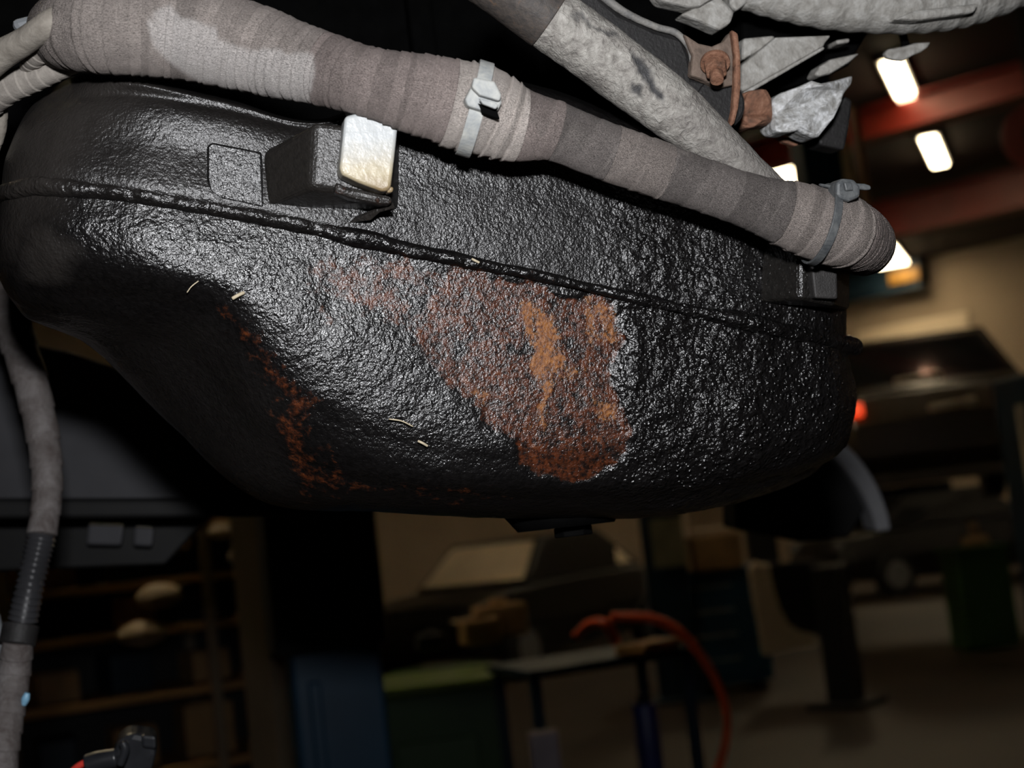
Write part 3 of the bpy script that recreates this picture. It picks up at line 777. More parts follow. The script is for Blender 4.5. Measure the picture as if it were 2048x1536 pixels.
# ------------------------------------------------------------------ cast gearbox housing, upper right
m_alu = mat_mottled('dirty_cast_aluminium', [(0.3, (0.26, 0.245, 0.22)), (0.5, (0.38, 0.365, 0.335)), (0.7, (0.52, 0.51, 0.48))], scale=130, rough=0.7, bumpd=0.0014, bscale=260)
m_alub = mat_mottled('bright_scuffed_aluminium', [(0.34, (0.28, 0.27, 0.25)), (0.5, (0.50, 0.50, 0.49)), (0.64, (0.82, 0.83, 0.84))], scale=150, rough=0.45, bumpd=0.0022, bscale=220)
gb = thing('gearbox_housing', Q(1600, 50, .1), 'dirty cast aluminium gearbox housing with ribs beside the rusty bracket', 'gearbox')
prism('housing_shadow_wall', [(1480, -150), (1860, -150), (1740, 60), (1700, 130), (1640, 160), (1560, 180), (1490, 190)], 0.15, 0.12, m_shade, gb, 0.003)
GR = [('rib', [(1486, 76), (1552, 70), (1548, 84), (1486, 120)], .09), ('rib', [(1484, 130), (1552, 74), (1664, 70), (1652, 84), (1648, 92), (1486, 184), (1480, 176)], .08),
      ('rib', [(1630, 150), (1640, 132), (1662, 118), (1722, 105), (1700, 124), (1664, 146), (1642, 152)], .10), ('rib', [(1672, 80), (1700, 76), (1700, 84), (1675, 88)], .11),
      ('rib', [(1300, -30), (1470, -30), (1402, 12), (1380, 14), (1324, 2)], .07), ('rib', [(1362, 28), (1440, -8), (1470, 24), (1462, 46), (1440, 60), (1400, 42)], .075),
      ('rib', [(1462, -20), (1500, -20), (1496, 4), (1474, 22), (1462, 12)], .08)]
for nme, pg, of in GR:
    prism(nme, pg, of, 0.016, m_alu, gb, 0.002)
prism('rib_lip', [(1486, 184), (1648, 92), (1650, 98), (1488, 192)], .078, 0.010, m_alu, gb, 0.001)
# scalloped upper casing along the frame's top edge
cp = [(1480, -30, 46, .09), (1560, -10, 50, .09), (1660, 4, 56, .09), (1780, 8, 60, .09), (1880, 2, 62, .095), (1960, -14, 60, .10), (2060, -50, 56, .11)]
kc = crom(np.array([list(Q(a, b, o)) + [r * zq(a, .09) / FPX] for a, b, r, o in cp]), 260)
sc = np.abs(((np.linspace(0, 14, 260)) % 1) - 0.5) * 2
V, F = tube_mesh(kc[:, :3], kc[:, 3] * (1 - 0.055 * sc), NB, 40)
obj('casing', V, F, m_alu, gb)
prism('casing_fin', [(1790, 38), (1830, 20), (1960, 6), (1950, 24), (1840, 40)], 0.066, 0.012, m_alu, gb, 0.002)
tp = thing('shield_tip', Q(1810, 105, .12), 'torn grey metal shield tip in front of a ceiling lamp', 'heat shield')
prism('tip_plate', [(1770, 106), (1778, 98), (1812, 92), (1830, 86), (1862, 84), (1856, 94), (1842, 104), (1826, 110), (1808, 121), (1788, 119), (1776, 116)], 0.12, 0.005, m_alu, tp, 0.001)
prism('tip_stay', [(1800, 60), (1812, 60), (1822, 92), (1808, 94)], 0.124, 0.004, m_shade, tp, 0.0008)
fo = thing('shaft_joint', Q(1590, 220, .09), 'bright scuffed aluminium end piece on a rusty shaft stub', 'shaft')
prism('end_piece', [(1546, 196), (1566, 184), (1600, 172), (1626, 160), (1644, 166), (1672, 160), (1708, 150), (1704, 168), (1690, 186), (1680, 206), (1664, 236), (1640, 272), (1632, 276), (1612, 268), (1598, 260), (1580, 264), (1556, 264), (1544, 254), (1548, 226)],
      [.07, .066, .062, .058, .06, .068, .078, .076, .072, .068, .066, .068, .068, .064, .062, .062, .064, .068, .07], 0.022, m_alub, fo, 0.003)
prism('rusty_stub', [(1478, 188), (1500, 180), (1536, 174), (1546, 196), (1549, 228), (1544, 248), (1520, 250), (1504, 256), (1474, 252), (1470, 230)], [.066, .06, .062, .066, .07, .072, .066, .064, .07, .066], 0.02, m_rust, fo, 0.004)
prism('dark_fork', [(1690, 190), (1706, 200), (1700, 250), (1690, 300), (1640, 290), (1636, 278), (1660, 244)], 0.10, 0.02, m_mount, fo, 0.003)
prism('drip_flake', [(1560, 276), (1600, 274), (1606, 284), (1592, 292), (1566, 284)], 0.10, 0.006, m_rust, fo, 0.001)

# ------------------------------------------------------------------ cables at the upper left
m_pvc = mat_mottled('dusty_grey_sheath', [(0.3, (0.17, 0.15, 0.125)), (0.7, (0.32, 0.29, 0.25))], scale=90, rough=0.8, bumpd=0.0006)
m_tp = mat_mottled('dusty_tape_wrap', [(0.3, (0.19, 0.17, 0.15)), (0.7, (0.34, 0.31, 0.275))], scale=90, rough=0.85, bumpd=0.0005)
tag(cable('sheathed_cable', [(-60, 160, 33, .74), (0, 112, 30, .73), (50, 82, 27, .72), (100, 46, 26, .71), (140, 20, 24, .72)], m_pvc, n=80), 'grey sheathed cable rising to the harness above taped branches', 'cable')
tag(cable('taped_branch', [(-40, 215, 34, .77), (10, 178, 32, .76), (60, 158, 29, .755), (105, 140, 26, .75), (150, 120, 25, .75)], m_tp, n=160, ring=0.08, ringn=9), 'short taped cable branch tucked above the black housing corner', 'cable')
tag(cable('taped_branch', [(52, 135, 14, .75), (72, 112, 22, .74), (95, 90, 26, .735), (125, 70, 26, .73)], m_tp, n=120, ring=0.10, ringn=7), 'frayed tape end between the sheathed cable and taped branch', 'cable')
tag(cable('taped_branch', [(-12, 120, 17, .78), (-2, 170, 16, .78), (2, 210, 14, .78), (-4, 260, 16, .785), (-20, 300, 18, .79)], m_pvc, n=80, ring=0.05, ringn=8), 'grey cable dropping beside the rounded housing corner', 'cable')
m_pl = mat_simple('grey_blue_plastic', (0.16, 0.17, 0.18), 0.6, scale=60)
o = prism('cable_guide', [(20, 38), (60, 28), (92, 14), (100, 40), (60, 62), (36, 66), (26, 54)], 0.02, 0.012, m_pl, None, 0.003)
tag(o, 'grey blue plastic cable guide behind the sheathed cable', 'cable guide')
o = prism('grey_strap', [(250, 142), (300, 146), (400, 153), (430, 160), (340, 172), (300, 162)], 0.06, 0.004, m_pl, None, 0.001)
tag(o, 'thin grey strip showing in the gap below the harness', 'strip')

# ------------------------------------------------------------------ hanging cable and plug, lower left
m_hc = mat_mottled('old_tape_cable', [(0.3, (0.07, 0.055, 0.05)), (0.55, (0.14, 0.125, 0.12)), (0.75, (0.20, 0.185, 0.18))], scale=60, rough=0.65, bumpd=0.001)
m_cor = mat_simple('black_corrugated', (0.035, 0.035, 0.038), 0.28, scale=30, spec=0.7)
hcb = thing('hanging_cable', P(20, 1530, 1.02), 'dark hanging cable with a corrugated stretch below the oil pan corner', 'cable')
hp = [(-40, 480, 40, 1.10), (0, 580, 38, 1.09), (35, 680, 36, 1.08), (68, 790, 34, 1.07), (90, 900, 32, 1.06), (94, 990, 30, 1.05), (84, 1070, 29, 1.04)]
cable('upper_wrap', hp, m_hc, hcb, n=220, ring=0.10, ringn=11)
hp2 = [(84, 1070, 28, 1.04), (72, 1120, 27, 1.035), (58, 1180, 27, 1.03), (46, 1240, 28, 1.03)]
cable('corrugated_tube', hp2, m_cor, hcb, n=160, ring=0.22, ringn=15)
hp3 = [(42, 1250, 36, 1.025), (34, 1290, 36, 1.02)]
cable('joint_clip', hp3, m_mount, hcb, n=12)
hp4 = [(36, 1285, 31, 1.02), (28, 1350, 32, 1.02), (14, 1430, 34, 1.01), (4, 1500, 34, 1.0), (-4, 1580, 34, 1.0)]
cable('lower_wrap', hp4, m_hc, hcb, n=160, ring=0.09, ringn=8)
hp5 = [(-8, 1230, 8, 1.03), (2, 1290, 8, 1.03), (-4, 1350, 8, 1.03)]
tag(cable('thin_wire', hp5, m_pl, n=40), 'thin grey wire beside the hanging cable', 'wire')
m_bl = mat_simple('pale_blue_glint', (0.25, 0.50, 0.70), 0.3, scale=60)
tag(cable('blue_glint', [(47, 1410, 5, 1.01), (51, 1398, 8, 1.01), (55, 1386, 5, 1.01)], m_bl, n=20), 'tiny painted pale blue pin beside the hanging cable', 'glint')  # solid blob coloured as a small bluish sparkle of light
pl = thing('wire_plug', P(240, 1560, 0.98), 'black connector plug with a red wire', 'plug')
m_plug = mat_simple('black_plug_plastic', (0.018, 0.019, 0.022), 0.3, scale=60, spec=0.6)
prism('plug_body', [(228, 1500), (236, 1478), (262, 1466), (284, 1470), (310, 1472), (312, 1510), (304, 1545), (226, 1560)], 0, 0.03, m_plug, pl, 0.004, depth=0.97)
prism('plug_latch', [(282, 1470), (311, 1473), (312, 1500), (284, 1496)], -0.006, 0.01, m_plug, pl, 0.002, depth=0.97)
cable('plug_boot', [(176, 1530, 22, .97), (200, 1522, 21, .97), (236, 1515, 19, .97)], m_plug, pl, n=20)
cable('plug_seal', [(246, 1484, 9, .955), (250, 1500, 9, .955), (240, 1530, 8, .955)], m_plug, pl, n=20)
m_rw = mat_simple('red_wire', (0.65, 0.05, 0.035), 0.4, scale=60)
cable('red_wire', [(130, 1560, 7, .98), (152, 1536, 7, .975), (180, 1520, 7, .972)], m_rw, pl, n=20)

# ------------------------------------------------------------------ bits of straw stuck on the pan
m_straw = mat_simple('dry_straw', (0.55, 0.47, 0.33), 0.7, scale=300)
def straw(pts, r, label):
    c = crom(np.array([Q(a, b, o) for a, b, o in pts]), 16)
    V, F = tube_mesh(c, np.full(16, r), NB, 8)
    return tag(obj('straw', V, F, m_straw), label, 'straw', 'straw bits stuck to the oil pan')
straw([(465, 597, -.004), (477, 590, -.005), (488, 585, -.004)], .0010, 'short thick straw chip stuck on the glossy black bulge')
straw([(374, 585, -.002), (383, 573, -.003), (397, 562, -.004)], .0003, 'thin pale hair beside the thick straw chip')
straw([(778, 838, -.003), (803, 842, -.0045), (826, 853, -.003)], .0004, 'thin forked thread on the black face left of the rust')
straw([(836, 882, -.002), (845, 886, -.003), (855, 892, -.002)], .0007, 'small straw flake below the forked thread')
straw([(944, 518, -.006), (950, 521, -.007), (958, 525, -.006)], .0007, 'small straw flake on the flange joint above the rust')

# ================================================================== background of the workshop
def post(px, y0, y1, d, wpx, name, label, mat, cat='post', dep=0.2, yaw=RY, parts=None):
    """upright standing on the floor, seen at pixel column px and depth d"""
    c = P(px, (y0 + y1) / 2, d)
    return c
def upright_c(px, py, d): return P(px, py, d)

# two-post lift: blue column with black carriage
c = P(660, 1290, 3.6); wcol = 0.225
lf = thing('lift_column', (c[0], c[1], 0), 'dark blue lift column with black carriage below the oil pan', 'lift')
box('base_plate', (c[0], c[1], 0.012), (0.6, 0.5, 0.024), m_bluedk, lf, 0.25)
box('column', (c[0], c[1], 1.6), (wcol, 0.22, 3.15), m_blue, lf, 0.25, 0.012)
box('column_rib', (c[0] - 0.03, c[1] - 0.125, 0.6), (0.03, 0.03, 1.1), m_blue, lf, 0.25, 0.006)
box('carriage', (c[0] - 0.005, c[1] - 0.03, 1.72), (wcol + 0.05, 0.30, 1.00), m_black, lf, 0.25, 0.015)
c = P(545, 1300, 4.4)
o = thing('steel_post', (c[0], c[1], 0), 'beige steel post standing behind the blue lift column', 'post')
box('post_body', (c[0], c[1], 1.45), (0.14, 0.14, 2.88), m_beige, o, RY, 0.01)
box('post_foot', (c[0], c[1], 0.01), (0.3, 0.3, 0.02), m_beige, o, RY, 0.004)

# shelving rack on the left
rk = thing('shelf_rack', (P(330, 1300, 5.6)[0], P(330, 1300, 5.6)[1], 0), 'brown wooden shelf rack left of the beige post', 'shelf')
rc0 = P(330, 1300, 5.6)
ryaw = 0.42
ru = np.array((math.cos(ryaw), math.sin(ryaw), 0)); rw = np.array((-math.sin(ryaw), math.cos(ryaw), 0))
def rk_pt(u, v, z): return np.array((rc0[0], rc0[1], 0)) + ru * u + rw * v + EZ * z
levels = (0.35, 0.72, 1.0, 1.24, 1.42, 1.62)
for z in levels:
    q = rk_pt(0, 0, z); box('shelf', q, (1.25, 0.5, 0.03), m_wood, rk, ryaw, 0.004)
box('gap_shade_panel', rk_pt(0, .27, .85), (1.25, .015, 1.66), m_black, rk, ryaw, .002)  # added black sheet stands for the shade between the shelves
for u in (-0.6, 0.14, 0.6):
    for v in (-0.24, 0.24):
        q = rk_pt(u, v, 0.85); box('upright', q, (0.04, 0.04, 1.7), m_beige, rk, ryaw, 0.003)
k = 0
for li, z in enumerate(levels[:-1]):
    for ui, u in enumerate(np.linspace(-0.45, 0.45, 4)):
        hh = (levels[li + 1] - z - 0.03) * random.uniform(0.5, 0.85)
        dark = random.random() < 0.6
        q = rk_pt(u + random.uniform(-.04, .04), random.uniform(-.04, .08), z + 0.016 + hh / 2)
        box_o = thing('storage_box', (q[0], q[1], z + 0.016), ('dark' if dark else 'cardboard') + ' box on the ' + ('lowest', 'second', 'third', 'fourth', 'fifth')[li] + ' rack shelf, ' + ('fourth', 'third', 'second', 'first')[ui] + ' from the beige post', 'box', 'boxes on the brown rack')
        ya = ryaw + random.uniform(-.15, .15)
        box('carton', q, (random.uniform(.13, .20), random.uniform(.18, .28), hh), m_bluedk if dark else m_card, box_o, ya, 0.006)
        box('carton_lid', q + EZ * (hh / 2 + 0.004), (0.15, 0.2, 0.008), m_black if dark else m_card, box_o, ya, 0.003)
def rounded(name, c, r, mat, label, cat, squash=(1, 1, 1), group=None, tail=None):
    bm = bmesh.new(); bmesh.ops.create_icosphere(bm, subdivisions=3, radius=1.0)
    V = np.array([v.co[:] for v in bm.verts]); F = [[v.index for v in f.verts] for f in bm.faces]; bm.free()
    V = V * (1 + 0.25 * fbm(V + c[0], 1.3, 3))[:, None] * np.array(squash) * r + np.array(c)
    return tag(obj(name, V, F, mat), label, cat, group)
q = P(318, 1192, 5.15)
rounded('white_bundle', q, 0.055, m_cream, 'pale crumpled bundle on the upper rack shelf', 'bundle', (1.5, 0.8, 0.8))
q = P(285, 1268, 5.15)
rounded('white_bundle', q, 0.06, m_cream, 'pale rounded part leaning on the middle rack shelf', 'bundle', (1.5, 0.8, 0.75))
q = P(443, 1062, 5.3)
rounded('shiny_part', q, 0.035, m_cream, 'shiny pale metal part on the top of the rack', 'part', (1.4, 0.8, 0.8))
m_gl = mat_simple('chrome_part', (0.75, 0.62, 0.40), 0.25, metal=0.9, scale=4)
for a, b, lb in ((470, 1114, 'round shiny cap at the rack end beside the beige post'), (365, 1086, 'small round shiny cap on the rack top')):
    q = P(a, b, 5.25); o = thing('round_cap', q, lb, 'cap')
    cyl('cap_body', q, q - rw * 0.05, 0.026, m_cream, o, seg=24, bevel=0.004)
    cyl('cap_rim', q - rw * 0.05, q - rw * 0.058, 0.029, m_gl, o, seg=24, bevel=0.002)

# green wheelie bin
c = P(880, 1440, 5.4)
bn = thing('wheelie_bin', (c[0], c[1], 0), 'dark green wheelie bin with lighter green rim', 'bin')
box('bin_body', (c[0], c[1], 0.50), (0.40, 0.46, 0.84), m_green, bn, 0.12, 0.02, taper=1.12)
box('bin_rim', (c[0], c[1], 0.935), (0.49, 0.56, 0.035), m_lime, bn, 0.12, 0.01)
box('bin_front_panel', (c[0], c[1] - 0.26, 0.50), (0.30, 0.02, 0.5), m_green, bn, 0.12, 0.006)
for s in (-1, 1):
    q = np.array((c[0] + s * 0.2, c[1] + 0.2, 0.1)); cyl('wheel', q - ru * 0.02, q + ru * 0.02, 0.1, m_black, bn, seg=20)
cyl('handle', (c[0] - .2, c[1] + .3, .95), (c[0] + .2, c[1] + .3, .95), 0.015, m_green, bn)

# work trolley with orange air hose, plank, canister, white panel
c = P(1190, 1420, 5.0)
wt = thing('work_trolley', (c[0], c[1], 0), 'dark steel work trolley beside the green bin', 'trolley')
tz = P(1190, 1320, 5.0)[2]
box('trolley_top', (c[0], c[1], tz), (0.62, 0.45, 0.03), m_bluedk, wt, 0.35, 0.006)
box('trolley_shelf', (c[0], c[1], 0.45), (0.60, 0.43, 0.025), m_wood, wt, 0.35, 0.005)
for sx in (-.28, .28):
    for sy in (-.19, .19):
        X = c[0] + sx * math.cos(.35) - sy * math.sin(.35); Y = c[1] + sx * math.sin(.35) + sy * math.cos(.35)
        box('leg', (X, Y, tz / 2), (0.035, 0.035, tz - 0.02), m_bluedk, wt, 0.35, 0.004)
q = P(1300, 1303, 4.9)
tag(box('plank', (q[0], q[1], tz + 0.035), (0.24, 0.12, 0.035), m_wood, None, 0.9, 0.004), 'short light wooden plank on the work trolley', 'plank')
q = P(1292, 1440, 5.0)
cn = thing('blue_canister', (q[0], q[1], 0.4625), 'blue canister on the trolley shelf', 'canister')
zt = max(q[2] + 0.06, 0.62)
cyl('can_body', (q[0], q[1], 0.4625), (q[0], q[1], zt), 0.045, mat_simple('blue_can', (0.02, 0.03, 0.14), 0.4), cn, seg=24, bevel=0.006)
cyl('can_cap', (q[0], q[1], zt), (q[0], q[1], zt + .03), 0.022, m_black, cn, seg=20, bevel=0.003)
q = P(1085, 1465, 4.4)
tag(box('pale_stanchion', (q[0], q[1], 0.42), (0.09, 0.05, 0.84), mat_simple('pinkish_panel', (0.30, 0.25, 0.27), 0.6), None, 0.1, 0.006), 'narrow pale upright standing before the work trolley', 'upright')
hs = [(1150, 1275, 9, 5.0), (1180, 1248, 10, 5.0), (1214, 1250, 11, 4.95), (1232, 1285, 10, 4.95)]
ah = thing('air_hose', P(1230, 1285, 4.95), 'bright orange air hose looping off the work trolley', 'hose')
cable('hose_coil', hs, m_orange, ah, n=50)
cable('hose_arc', [(1225, 1234, 10, 4.95), (1300, 1236, 10, 4.9), (1360, 1265, 10, 4.85), (1415, 1330, 9, 4.8), (1450, 1410, 8, 4.8), (1452, 1480, 8, 4.8), (1430, 1560, 8, 4.8)], m_orange, ah, n=100)
for a, b, r, lb, mt in ((960, 1262, .07, 'brown oily part in the green bin', m_card), (860, 1285, .05, 'dark part on the rear of the green bin', m_black), (1000, 1240, .10, 'brown cardboard pile behind the green bin', m_card)):
    q = P(a, b, 6.4 if b == 1240 else 5.6)
    o = thing('oily_part', (q[0], q[1], q[2] - r), lb, 'part')
    box('part_body', q, (r * 2.2, r * 1.6, r * 1.4), mt, o, 0.3, 0.012)
    cyl('part_boss', q + EZ * r * .6, q + EZ * r * 1.0, r * .4, mt, o, seg=16)

# ---- cars
def car(loc, yaw, z, paint, label, cabin, s=1.0, glass=None, tail=None, group=None, wheels=True):
    glass = glass or m_glass
    t = thing('parked_car', (loc[0], loc[1], z), label, 'car', group)
    R = Matrix.Rotation(yaw, 3, 'Z')
    def tr(p): 
        v = R @ Vector((p[0] * s, p[1] * s, p[2] * s)); return np.array((v.x + loc[0], v.y + loc[1], v.z + z))
    # body lofted over stations along its length (x); y half width, lower/upper heights
    st = [(-2.1, .62, .42, .62), (-2.0, .78, .30, .80), (-1.4, .84, .22, .90), (0, .86, .20, .93), (1.3, .85, .22, .92), (1.95, .80, .28, .86), (2.15, .66, .40, .66)]
    V = []; F = []
    for x, w_, z0, z1 in st:
        V += [tr((x, -w_ * .92, z0)), tr((x, -w_, (z0 + z1) / 2)), tr((x, -w_ * .93, z1)), tr((x, 0, z1 + .03)), tr((x, w_ * .93, z1)), tr((x, w_, (z0 + z1) / 2)), tr((x, w_ * .92, z0))]
    for i in range(len(st) - 1):
        for j in range(7):
            k = (j + 1) % 7
            F.append((i * 7 + j, i * 7 + k, (i + 1) * 7 + k, (i + 1) * 7 + j))
    F.append(tuple(range(7))); F.append(tuple(range((len(st) - 1) * 7 + 6, (len(st) - 1) * 7 - 1, -1)))
    o = solid('body', V, F, paint, t, 0.03, 3)
    cb = [(-1.05, .74, .93), (-.45, .60, 1.40), (.75, .60, 1.42), (1.55, .72, .93)]
    V = []; F = []
    for x, w_, h in cb: V += [tr((x, -w_, h)), tr((x, w_, h))]
    for i in range(3): F.append((2 * i, 2 * i + 1, 2 * i + 3, 2 * i + 2))
    F.append((0, 2, 4, 6)); F.append((7, 5, 3, 1)); F.append((0, 6, 7, 1))
    solid('cabin', V, F, cabin, t, 0.03, 3)
    def pane(name, pts, mat, parent=t):
        pts = [np.array(tr(p)) for p in pts]
        nrm = np.cross(pts[1] - pts[0], pts[2] - pts[0]); nrm /= np.linalg.norm(nrm)
        ctr_ = np.array(tr((0.2, 0, 1.1)))
        if nrm @ (pts[0] - ctr_) < 0: nrm = -nrm
        V = [p + nrm * 0.008 for p in pts] + [p - nrm * 0.01 for p in pts]; n = len(pts)
        F = [tuple(range(n)), tuple(range(2 * n - 1, n - 1, -1))] + [(i, n + i, n + (i + 1) % n, (i + 1) % n) for i in range(n)]
        return solid(name, V, F, mat, parent, 0.004, 2)
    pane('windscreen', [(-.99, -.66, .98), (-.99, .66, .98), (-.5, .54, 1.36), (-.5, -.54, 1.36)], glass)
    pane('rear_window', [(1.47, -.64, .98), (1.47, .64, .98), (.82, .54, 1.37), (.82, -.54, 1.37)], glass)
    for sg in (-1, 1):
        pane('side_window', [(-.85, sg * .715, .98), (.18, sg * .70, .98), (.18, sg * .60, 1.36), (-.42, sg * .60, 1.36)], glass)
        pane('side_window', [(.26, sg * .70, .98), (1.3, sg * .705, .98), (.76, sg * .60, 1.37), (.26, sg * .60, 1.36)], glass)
        q = tr((2.05, sg * .60, .78)); box('tail_lamp', q, (.16, .13 * s, .12), tail or m_reddim, t, yaw, 0.02)
        q = tr((-1.98, sg * .58, .62)); box('head_lamp', q, (.2, .3 * s, .14), m_cream, t, yaw, 0.03)
        if wheels:
            for x in (-1.35, 1.35):
                a = tr((x, sg * .70, .30)); b = tr((x, sg * .88, .30))
                wh = cyl('tyre', a, b, .31 * s, m_black, t, seg=32, bevel=.02)
                cyl('wheel_rim', tr((x, sg * .80, .30)), tr((x, sg * .89, .30)), .19 * s, m_grey, wh, seg=24, bevel=.01)
    return t
m_paintd = mat_simple('dark_brown_paint', (0.055, 0.042, 0.028), 0.25, scale=1, spec=0.6)
m_paintc = mat_simple('pale_champagne_paint', (0.58, 0.45, 0.30), 0.3, scale=1, var=0.06)
m_paintk = mat_simple('black_car_paint', (0.012, 0.011, 0.010), 0.3, scale=1)
c = P(1040, 1120, 16.0); car((c[0], c[1]), 1.0, 0, m_paintk, 'black car with windows coloured as warm reflections behind the green bin and trolley', m_paintk, tail=m_reddim, glass=mat_simple('glass_with_reflection', (.80, .66, .48), .25, scale=1.2, var=.2))  # pale window colour carries the warm reflections
c = P(1850, 980, 13.5)
car((c[0] + .3, c[1] + 1.2), math.radians(-100), c[2] - 0.16, m_paintd, 'dark brown car raised on a lift before the tan wall', m_paintd, s=1.18, tail=m_red)
car((c[0] + 2.2, c[1] + 7.6), math.radians(-160), 0, m_paintk, 'black car parked on the floor beyond the raised brown car', m_paintk, tail=m_grey)
# lift under the raised car
zc = c[2] - 0.10
l2 = thing('lift_column', (c[0] - 1.5, c[1] + 1.2, 0), 'black lift column and arms under the raised brown car', 'lift')
box('column', (c[0] - 1.35, c[1] + 1.6, 1.5), (.3, .25, 3.0), m_black, l2, 0, .01)
for s_ in (-.5, .5):
    box('lift_arm', (c[0] - .4, c[1] + 1.6 + s_, zc + .12), (1.9, .12, .1), m_black, l2, 0.2 * s_, .01)

# cabinets, carton, notice sheet, pale wing panel on the floor
c = P(1415, 1240, 11.8); zt = P(1415, 1138, 11.8)[2]
cab = thing('tool_cabinet', (c[0], c[1], 0), 'dark blue tool cabinet standing on the brown floor', 'cabinet')
box('cabinet_body', (c[0], c[1], zt / 2 + .03), (.86, .55, zt - .06), m_blue, cab, 0.1, .012)
for k_ in range(4):
    q = np.array((c[0], c[1] - .29, .18 + k_ * (zt - .2) / 4 + .05)); dr = box('drawer', q, (.78, .03, (zt - .25) / 4), m_blue, cab, 0.1, .006)
    cyl('handle', q + np.array((-.2, -.03, .03)), q + np.array((.2, .01, .03)), .012, m_steel, dr, seg=10)
for sx in (-.36, .36): box('foot', (c[0] + sx, c[1], .02), (.06, .4, .04), m_black, cab, 0.1, .004)
q = P(1424, 1095, 11.6)
ct = thing('carton', (q[0], q[1], zt), 'brown carton with top coloured as lit on the blue cabinet', 'box')
hh = P(1424, 1070, 11.6)[2] - zt
box('carton_body', (q[0], q[1], zt + hh / 2), (.40, .34, hh), m_card, ct, 0.1, .006)
box('carton_flap', (q[0] - .02, q[1] + .12, zt + hh + .05), (.36, .30, .012), m_white, ct, 0.1, .003)  # white colour stands for light on the carton's open top
q = P(1336, 1085, 11.2)
o = box('notice_sheet', q, (.26, .01, .38), mat_simple('notice_paper', (.26, .24, .15), .8), None, 0.1, .001); tag(o, 'greyish notice sheet beside the brown carton', 'sheet')
q = P(1336, 1150, 11.3)
pz = thing('notice_post', (q[0], q[1], 0), 'dark blue post carrying the notice sheet', 'post')
box('post_body', (q[0], q[1] + .1, 1.0), (.34, .08, 2.0), m_bluedk, pz, 0.1, .006)
box('post_base', (q[0], q[1] + .1, .015), (.5, .4, .03), m_bluedk, pz, 0.1, .004)
wing = [(1500, 1140), (1512, 1122), (1530, 1130), (1540, 1180), (1552, 1220), (1572, 1255), (1600, 1272), (1634, 1278), (1636, 1292), (1590, 1298), (1528, 1312), (1518, 1250), (1506, 1190)]
wg = thing('wing_panel', P(1540, 1310, 10.8), 'pale car wing panel with wheel arch leaning by the cabinet', 'car panel')
prism('wing_skin', wing, 0.0, 0.05, m_cream, wg, .01, depth=10.8)
prism('arch_lip', [(1530, 1130), (1540, 1180), (1552, 1220), (1572, 1255), (1600, 1272), (1634, 1278), (1634, 1272), (1602, 1264), (1578, 1248), (1560, 1216), (1548, 1178), (1538, 1128)], -.02, 0.08, m_cream, wg, .005, depth=10.8)
prism('arch_liner', [(1538, 1128), (1640, 1120), (1650, 1272), (1602, 1264), (1578, 1248), (1560, 1216), (1548, 1178)], 0.06, 0.03, m_black, wg, .005, depth=10.8)
c = P(1672, 1240, 10.0)
bp = thing('black_stand', (c[0], c[1], 0), 'black stand beside the pale wing panel', 'stand')
zt2 = P(1665, 1130, 10.0)[2]
box('stand_post', (c[0], c[1], zt2 / 2), (.2, .2, zt2), m_black, bp, RY, .01); box('stand_foot', (c[0], c[1], .02), (.42, .42, .04), m_black, bp, RY, .005)
# grey arch strip and dark liner just behind the pan
th_ = np.radians(np.linspace(58, 8, 40))
R0 = 286
arc_o = [(1500 + R0 * math.cos(t), 1100 - R0 * math.sin(t)) for t in th_]; arc_i = [(1500 + (R0 - 26 - 10 * math.sin(2 * t)) * math.cos(t), 1100 - (R0 - 26 - 10 * math.sin(2 * t)) * math.sin(t)) for t in th_]
wa = thing('wheel_arch', P(1700, 1100, 2.3), 'grey wheel arch edge with black liner behind the right end of the oil pan', 'wheel arch')
prism('arch_edge', arc_o + arc_i[::-1], 0.0, 0.05, mat_simple('pale_grey_plastic', (.32, .32, .335), .5), wa, .006, depth=2.3)
prism('arch_inner', [(1470, 900)] + arc_i[:30] + [(1700, 1075), (1600, 1085), (1470, 1060)], 0.02, 0.06, m_black, wa, .006, depth=2.3)
# tall dark post crossing behind the shaft joint, with strips coloured as warm reflections
c = on_b(1640, 330, 12.0)
q = P(1636, 345, 9.0)
tpst = thing('hanging_duct', (q[0], q[1], CEIL), 'black service duct with painted warm reflection streaks hanging from the ceiling behind the harness', 'duct')
zb = P(1636, 430, 9.0)[2]; zm = (zb + CEIL - .01) / 2; zh = CEIL - .01 - zb
box('duct_body', (q[0], q[1], zm), (.26, .2, zh), m_bluedk, tpst, 0.2, .01)
box('pale_strip', (q[0] + .17, q[1] - .05, zb + .3), (.055, .05, .6), mat_simple('warm_streak', (.75, .55, .35), .4), tpst, 0.2, .008)
box('streak_strip', (q[0] + .28, q[1] + .0, zb + .33), (.045, .05, .66), mat_simple('brown_streak', (.30, .15, .07), .5), tpst, 0.2, .008)
# things on the tan wall
def on_wall(name, x0, y0, x1, y1, mat, label, cat, thick=.06, off=0.0):
    a = on_b(x0, y0, B1 - .01 - off); b = on_b(x1, y1, B1 - .01 - off)
    t = thing(name, (a + b) / 2, label, cat)
    A, Bq = sorted((a @ E1, b @ E1)); z0, z1 = sorted((a[2], b[2]))
    slab('board', A, Bq, B1 - off - thick - .005, B1 - off - .005, z0, z1, mat, t, .01)
    slab('board_ledge', A, Bq, B1 - off - thick - .06, B1 - off - thick, z0 - .12, z0 - .02, m_bluedk, t, .005)
    return t
on_wall('wall_board', 1722, 712, 1936, 622, m_white, 'long cream board on the tan wall above the raised car', 'board')
on_wall('wall_cupboard', 1690, 600, 1850, 500, m_bluedk, 'dark cupboard on the tan wall below the red beam', 'cupboard', .4)
q = on_b(1808, 552, B1 - .5)
tag(box('yellow_sign', q, (.6, .03, .24), m_yellow, None, RY, .005), 'small yellow sign on the dark wall cupboard', 'sign')
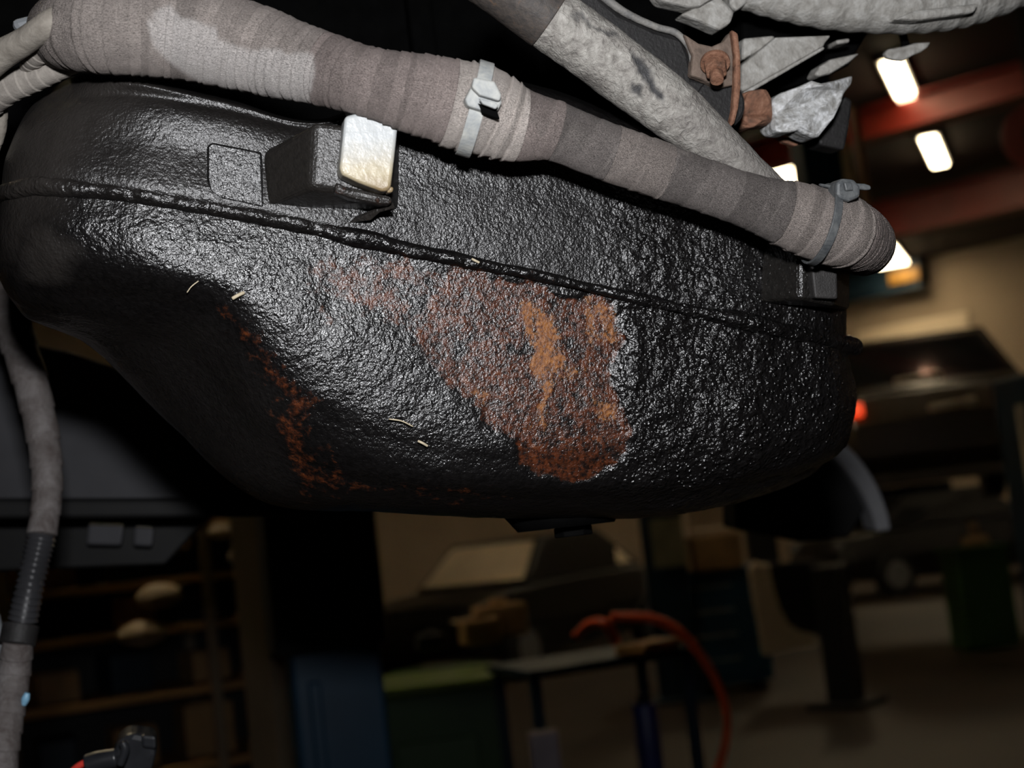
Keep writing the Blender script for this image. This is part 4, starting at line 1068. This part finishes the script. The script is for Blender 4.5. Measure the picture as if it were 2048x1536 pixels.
# crate with orange part, right side floor; dark frame right edge; red disc
q = P(1945, 1105, 12.5)
cr = thing('green_crate', (q[0], q[1], 0), 'green crate on a box beside the raised car', 'crate')
box('crate_body', (q[0], q[1], q[2] / 2 + .02), (.46, .4, q[2]), m_green, cr, 0.1, .01); box('crate_rim', (q[0], q[1], q[2] + .03), (.5, .44, .05), m_green, cr, 0.1, .008)
q2 = P(1948, 1068, 12.5)
o = thing('orange_jug', (q2[0], q2[1], q[2] + .055), 'small orange brown jug on the green crate', 'jug')
cyl('jug_body', (q2[0], q2[1], q[2] + .055), (q2[0], q2[1], q[2] + .15), .13, m_card, o, r1=.1, seg=20); cyl('jug_neck', (q2[0], q2[1], q[2] + .15), (q2[0], q2[1], q[2] + .28), .04, m_card, o, seg=16)
q = P(2075, 270, 11.0)
rd_ = thing('hose_reel', q, 'red hose reel hanging at the edge below the ceiling', 'hose reel')
cyl('reel_drum', q - E2 * .08, q + E2 * .08, .26, m_beam, rd_, seg=40, bevel=.02); cyl('reel_hub', q - E2 * .12, q - E2 * .07, .07, m_black, rd_, seg=20)
box('reel_bracket', q + EZ * .75, (.06, .06, 1.3), m_black, rd_, RY, .005)
q = P(2120, 900, 9.0)
fr = thing('door_frame', (q[0], q[1], 0), 'pale upright strip of a machine at the right edge', 'machine')
box('machine_body', (q[0] + .1, q[1] + .3, 1.05), (.55, .5, 2.1), m_bluedk, fr, 0.1, .02); box('pale_strip', (q[0] - .21, q[1] - .0, 1.55), (.05, .04, .7), m_cream, fr, 0.1, .006)
for a, b, lb in ((1900, 812, 'pale bar coloured as a reflection on the raised brown car'), (1832, 760, 'pale bar coloured as a reflection trim on the roof of the raised car')):
    q = P(a, b, 12.2)  # cream bars standing in for bright reflections on the raised car
    o = thing('highlight_strip', q, lb, 'highlight'); cyl('highlight_bar', q - np.array((.18, 0, 0)), q + np.array((.14, 0, .02)), .028, m_cream, o, seg=14); cyl('highlight_end', q + np.array((.14, 0, .02)), q + np.array((.22, 0, .02)), .04, m_cream, o, seg=14)
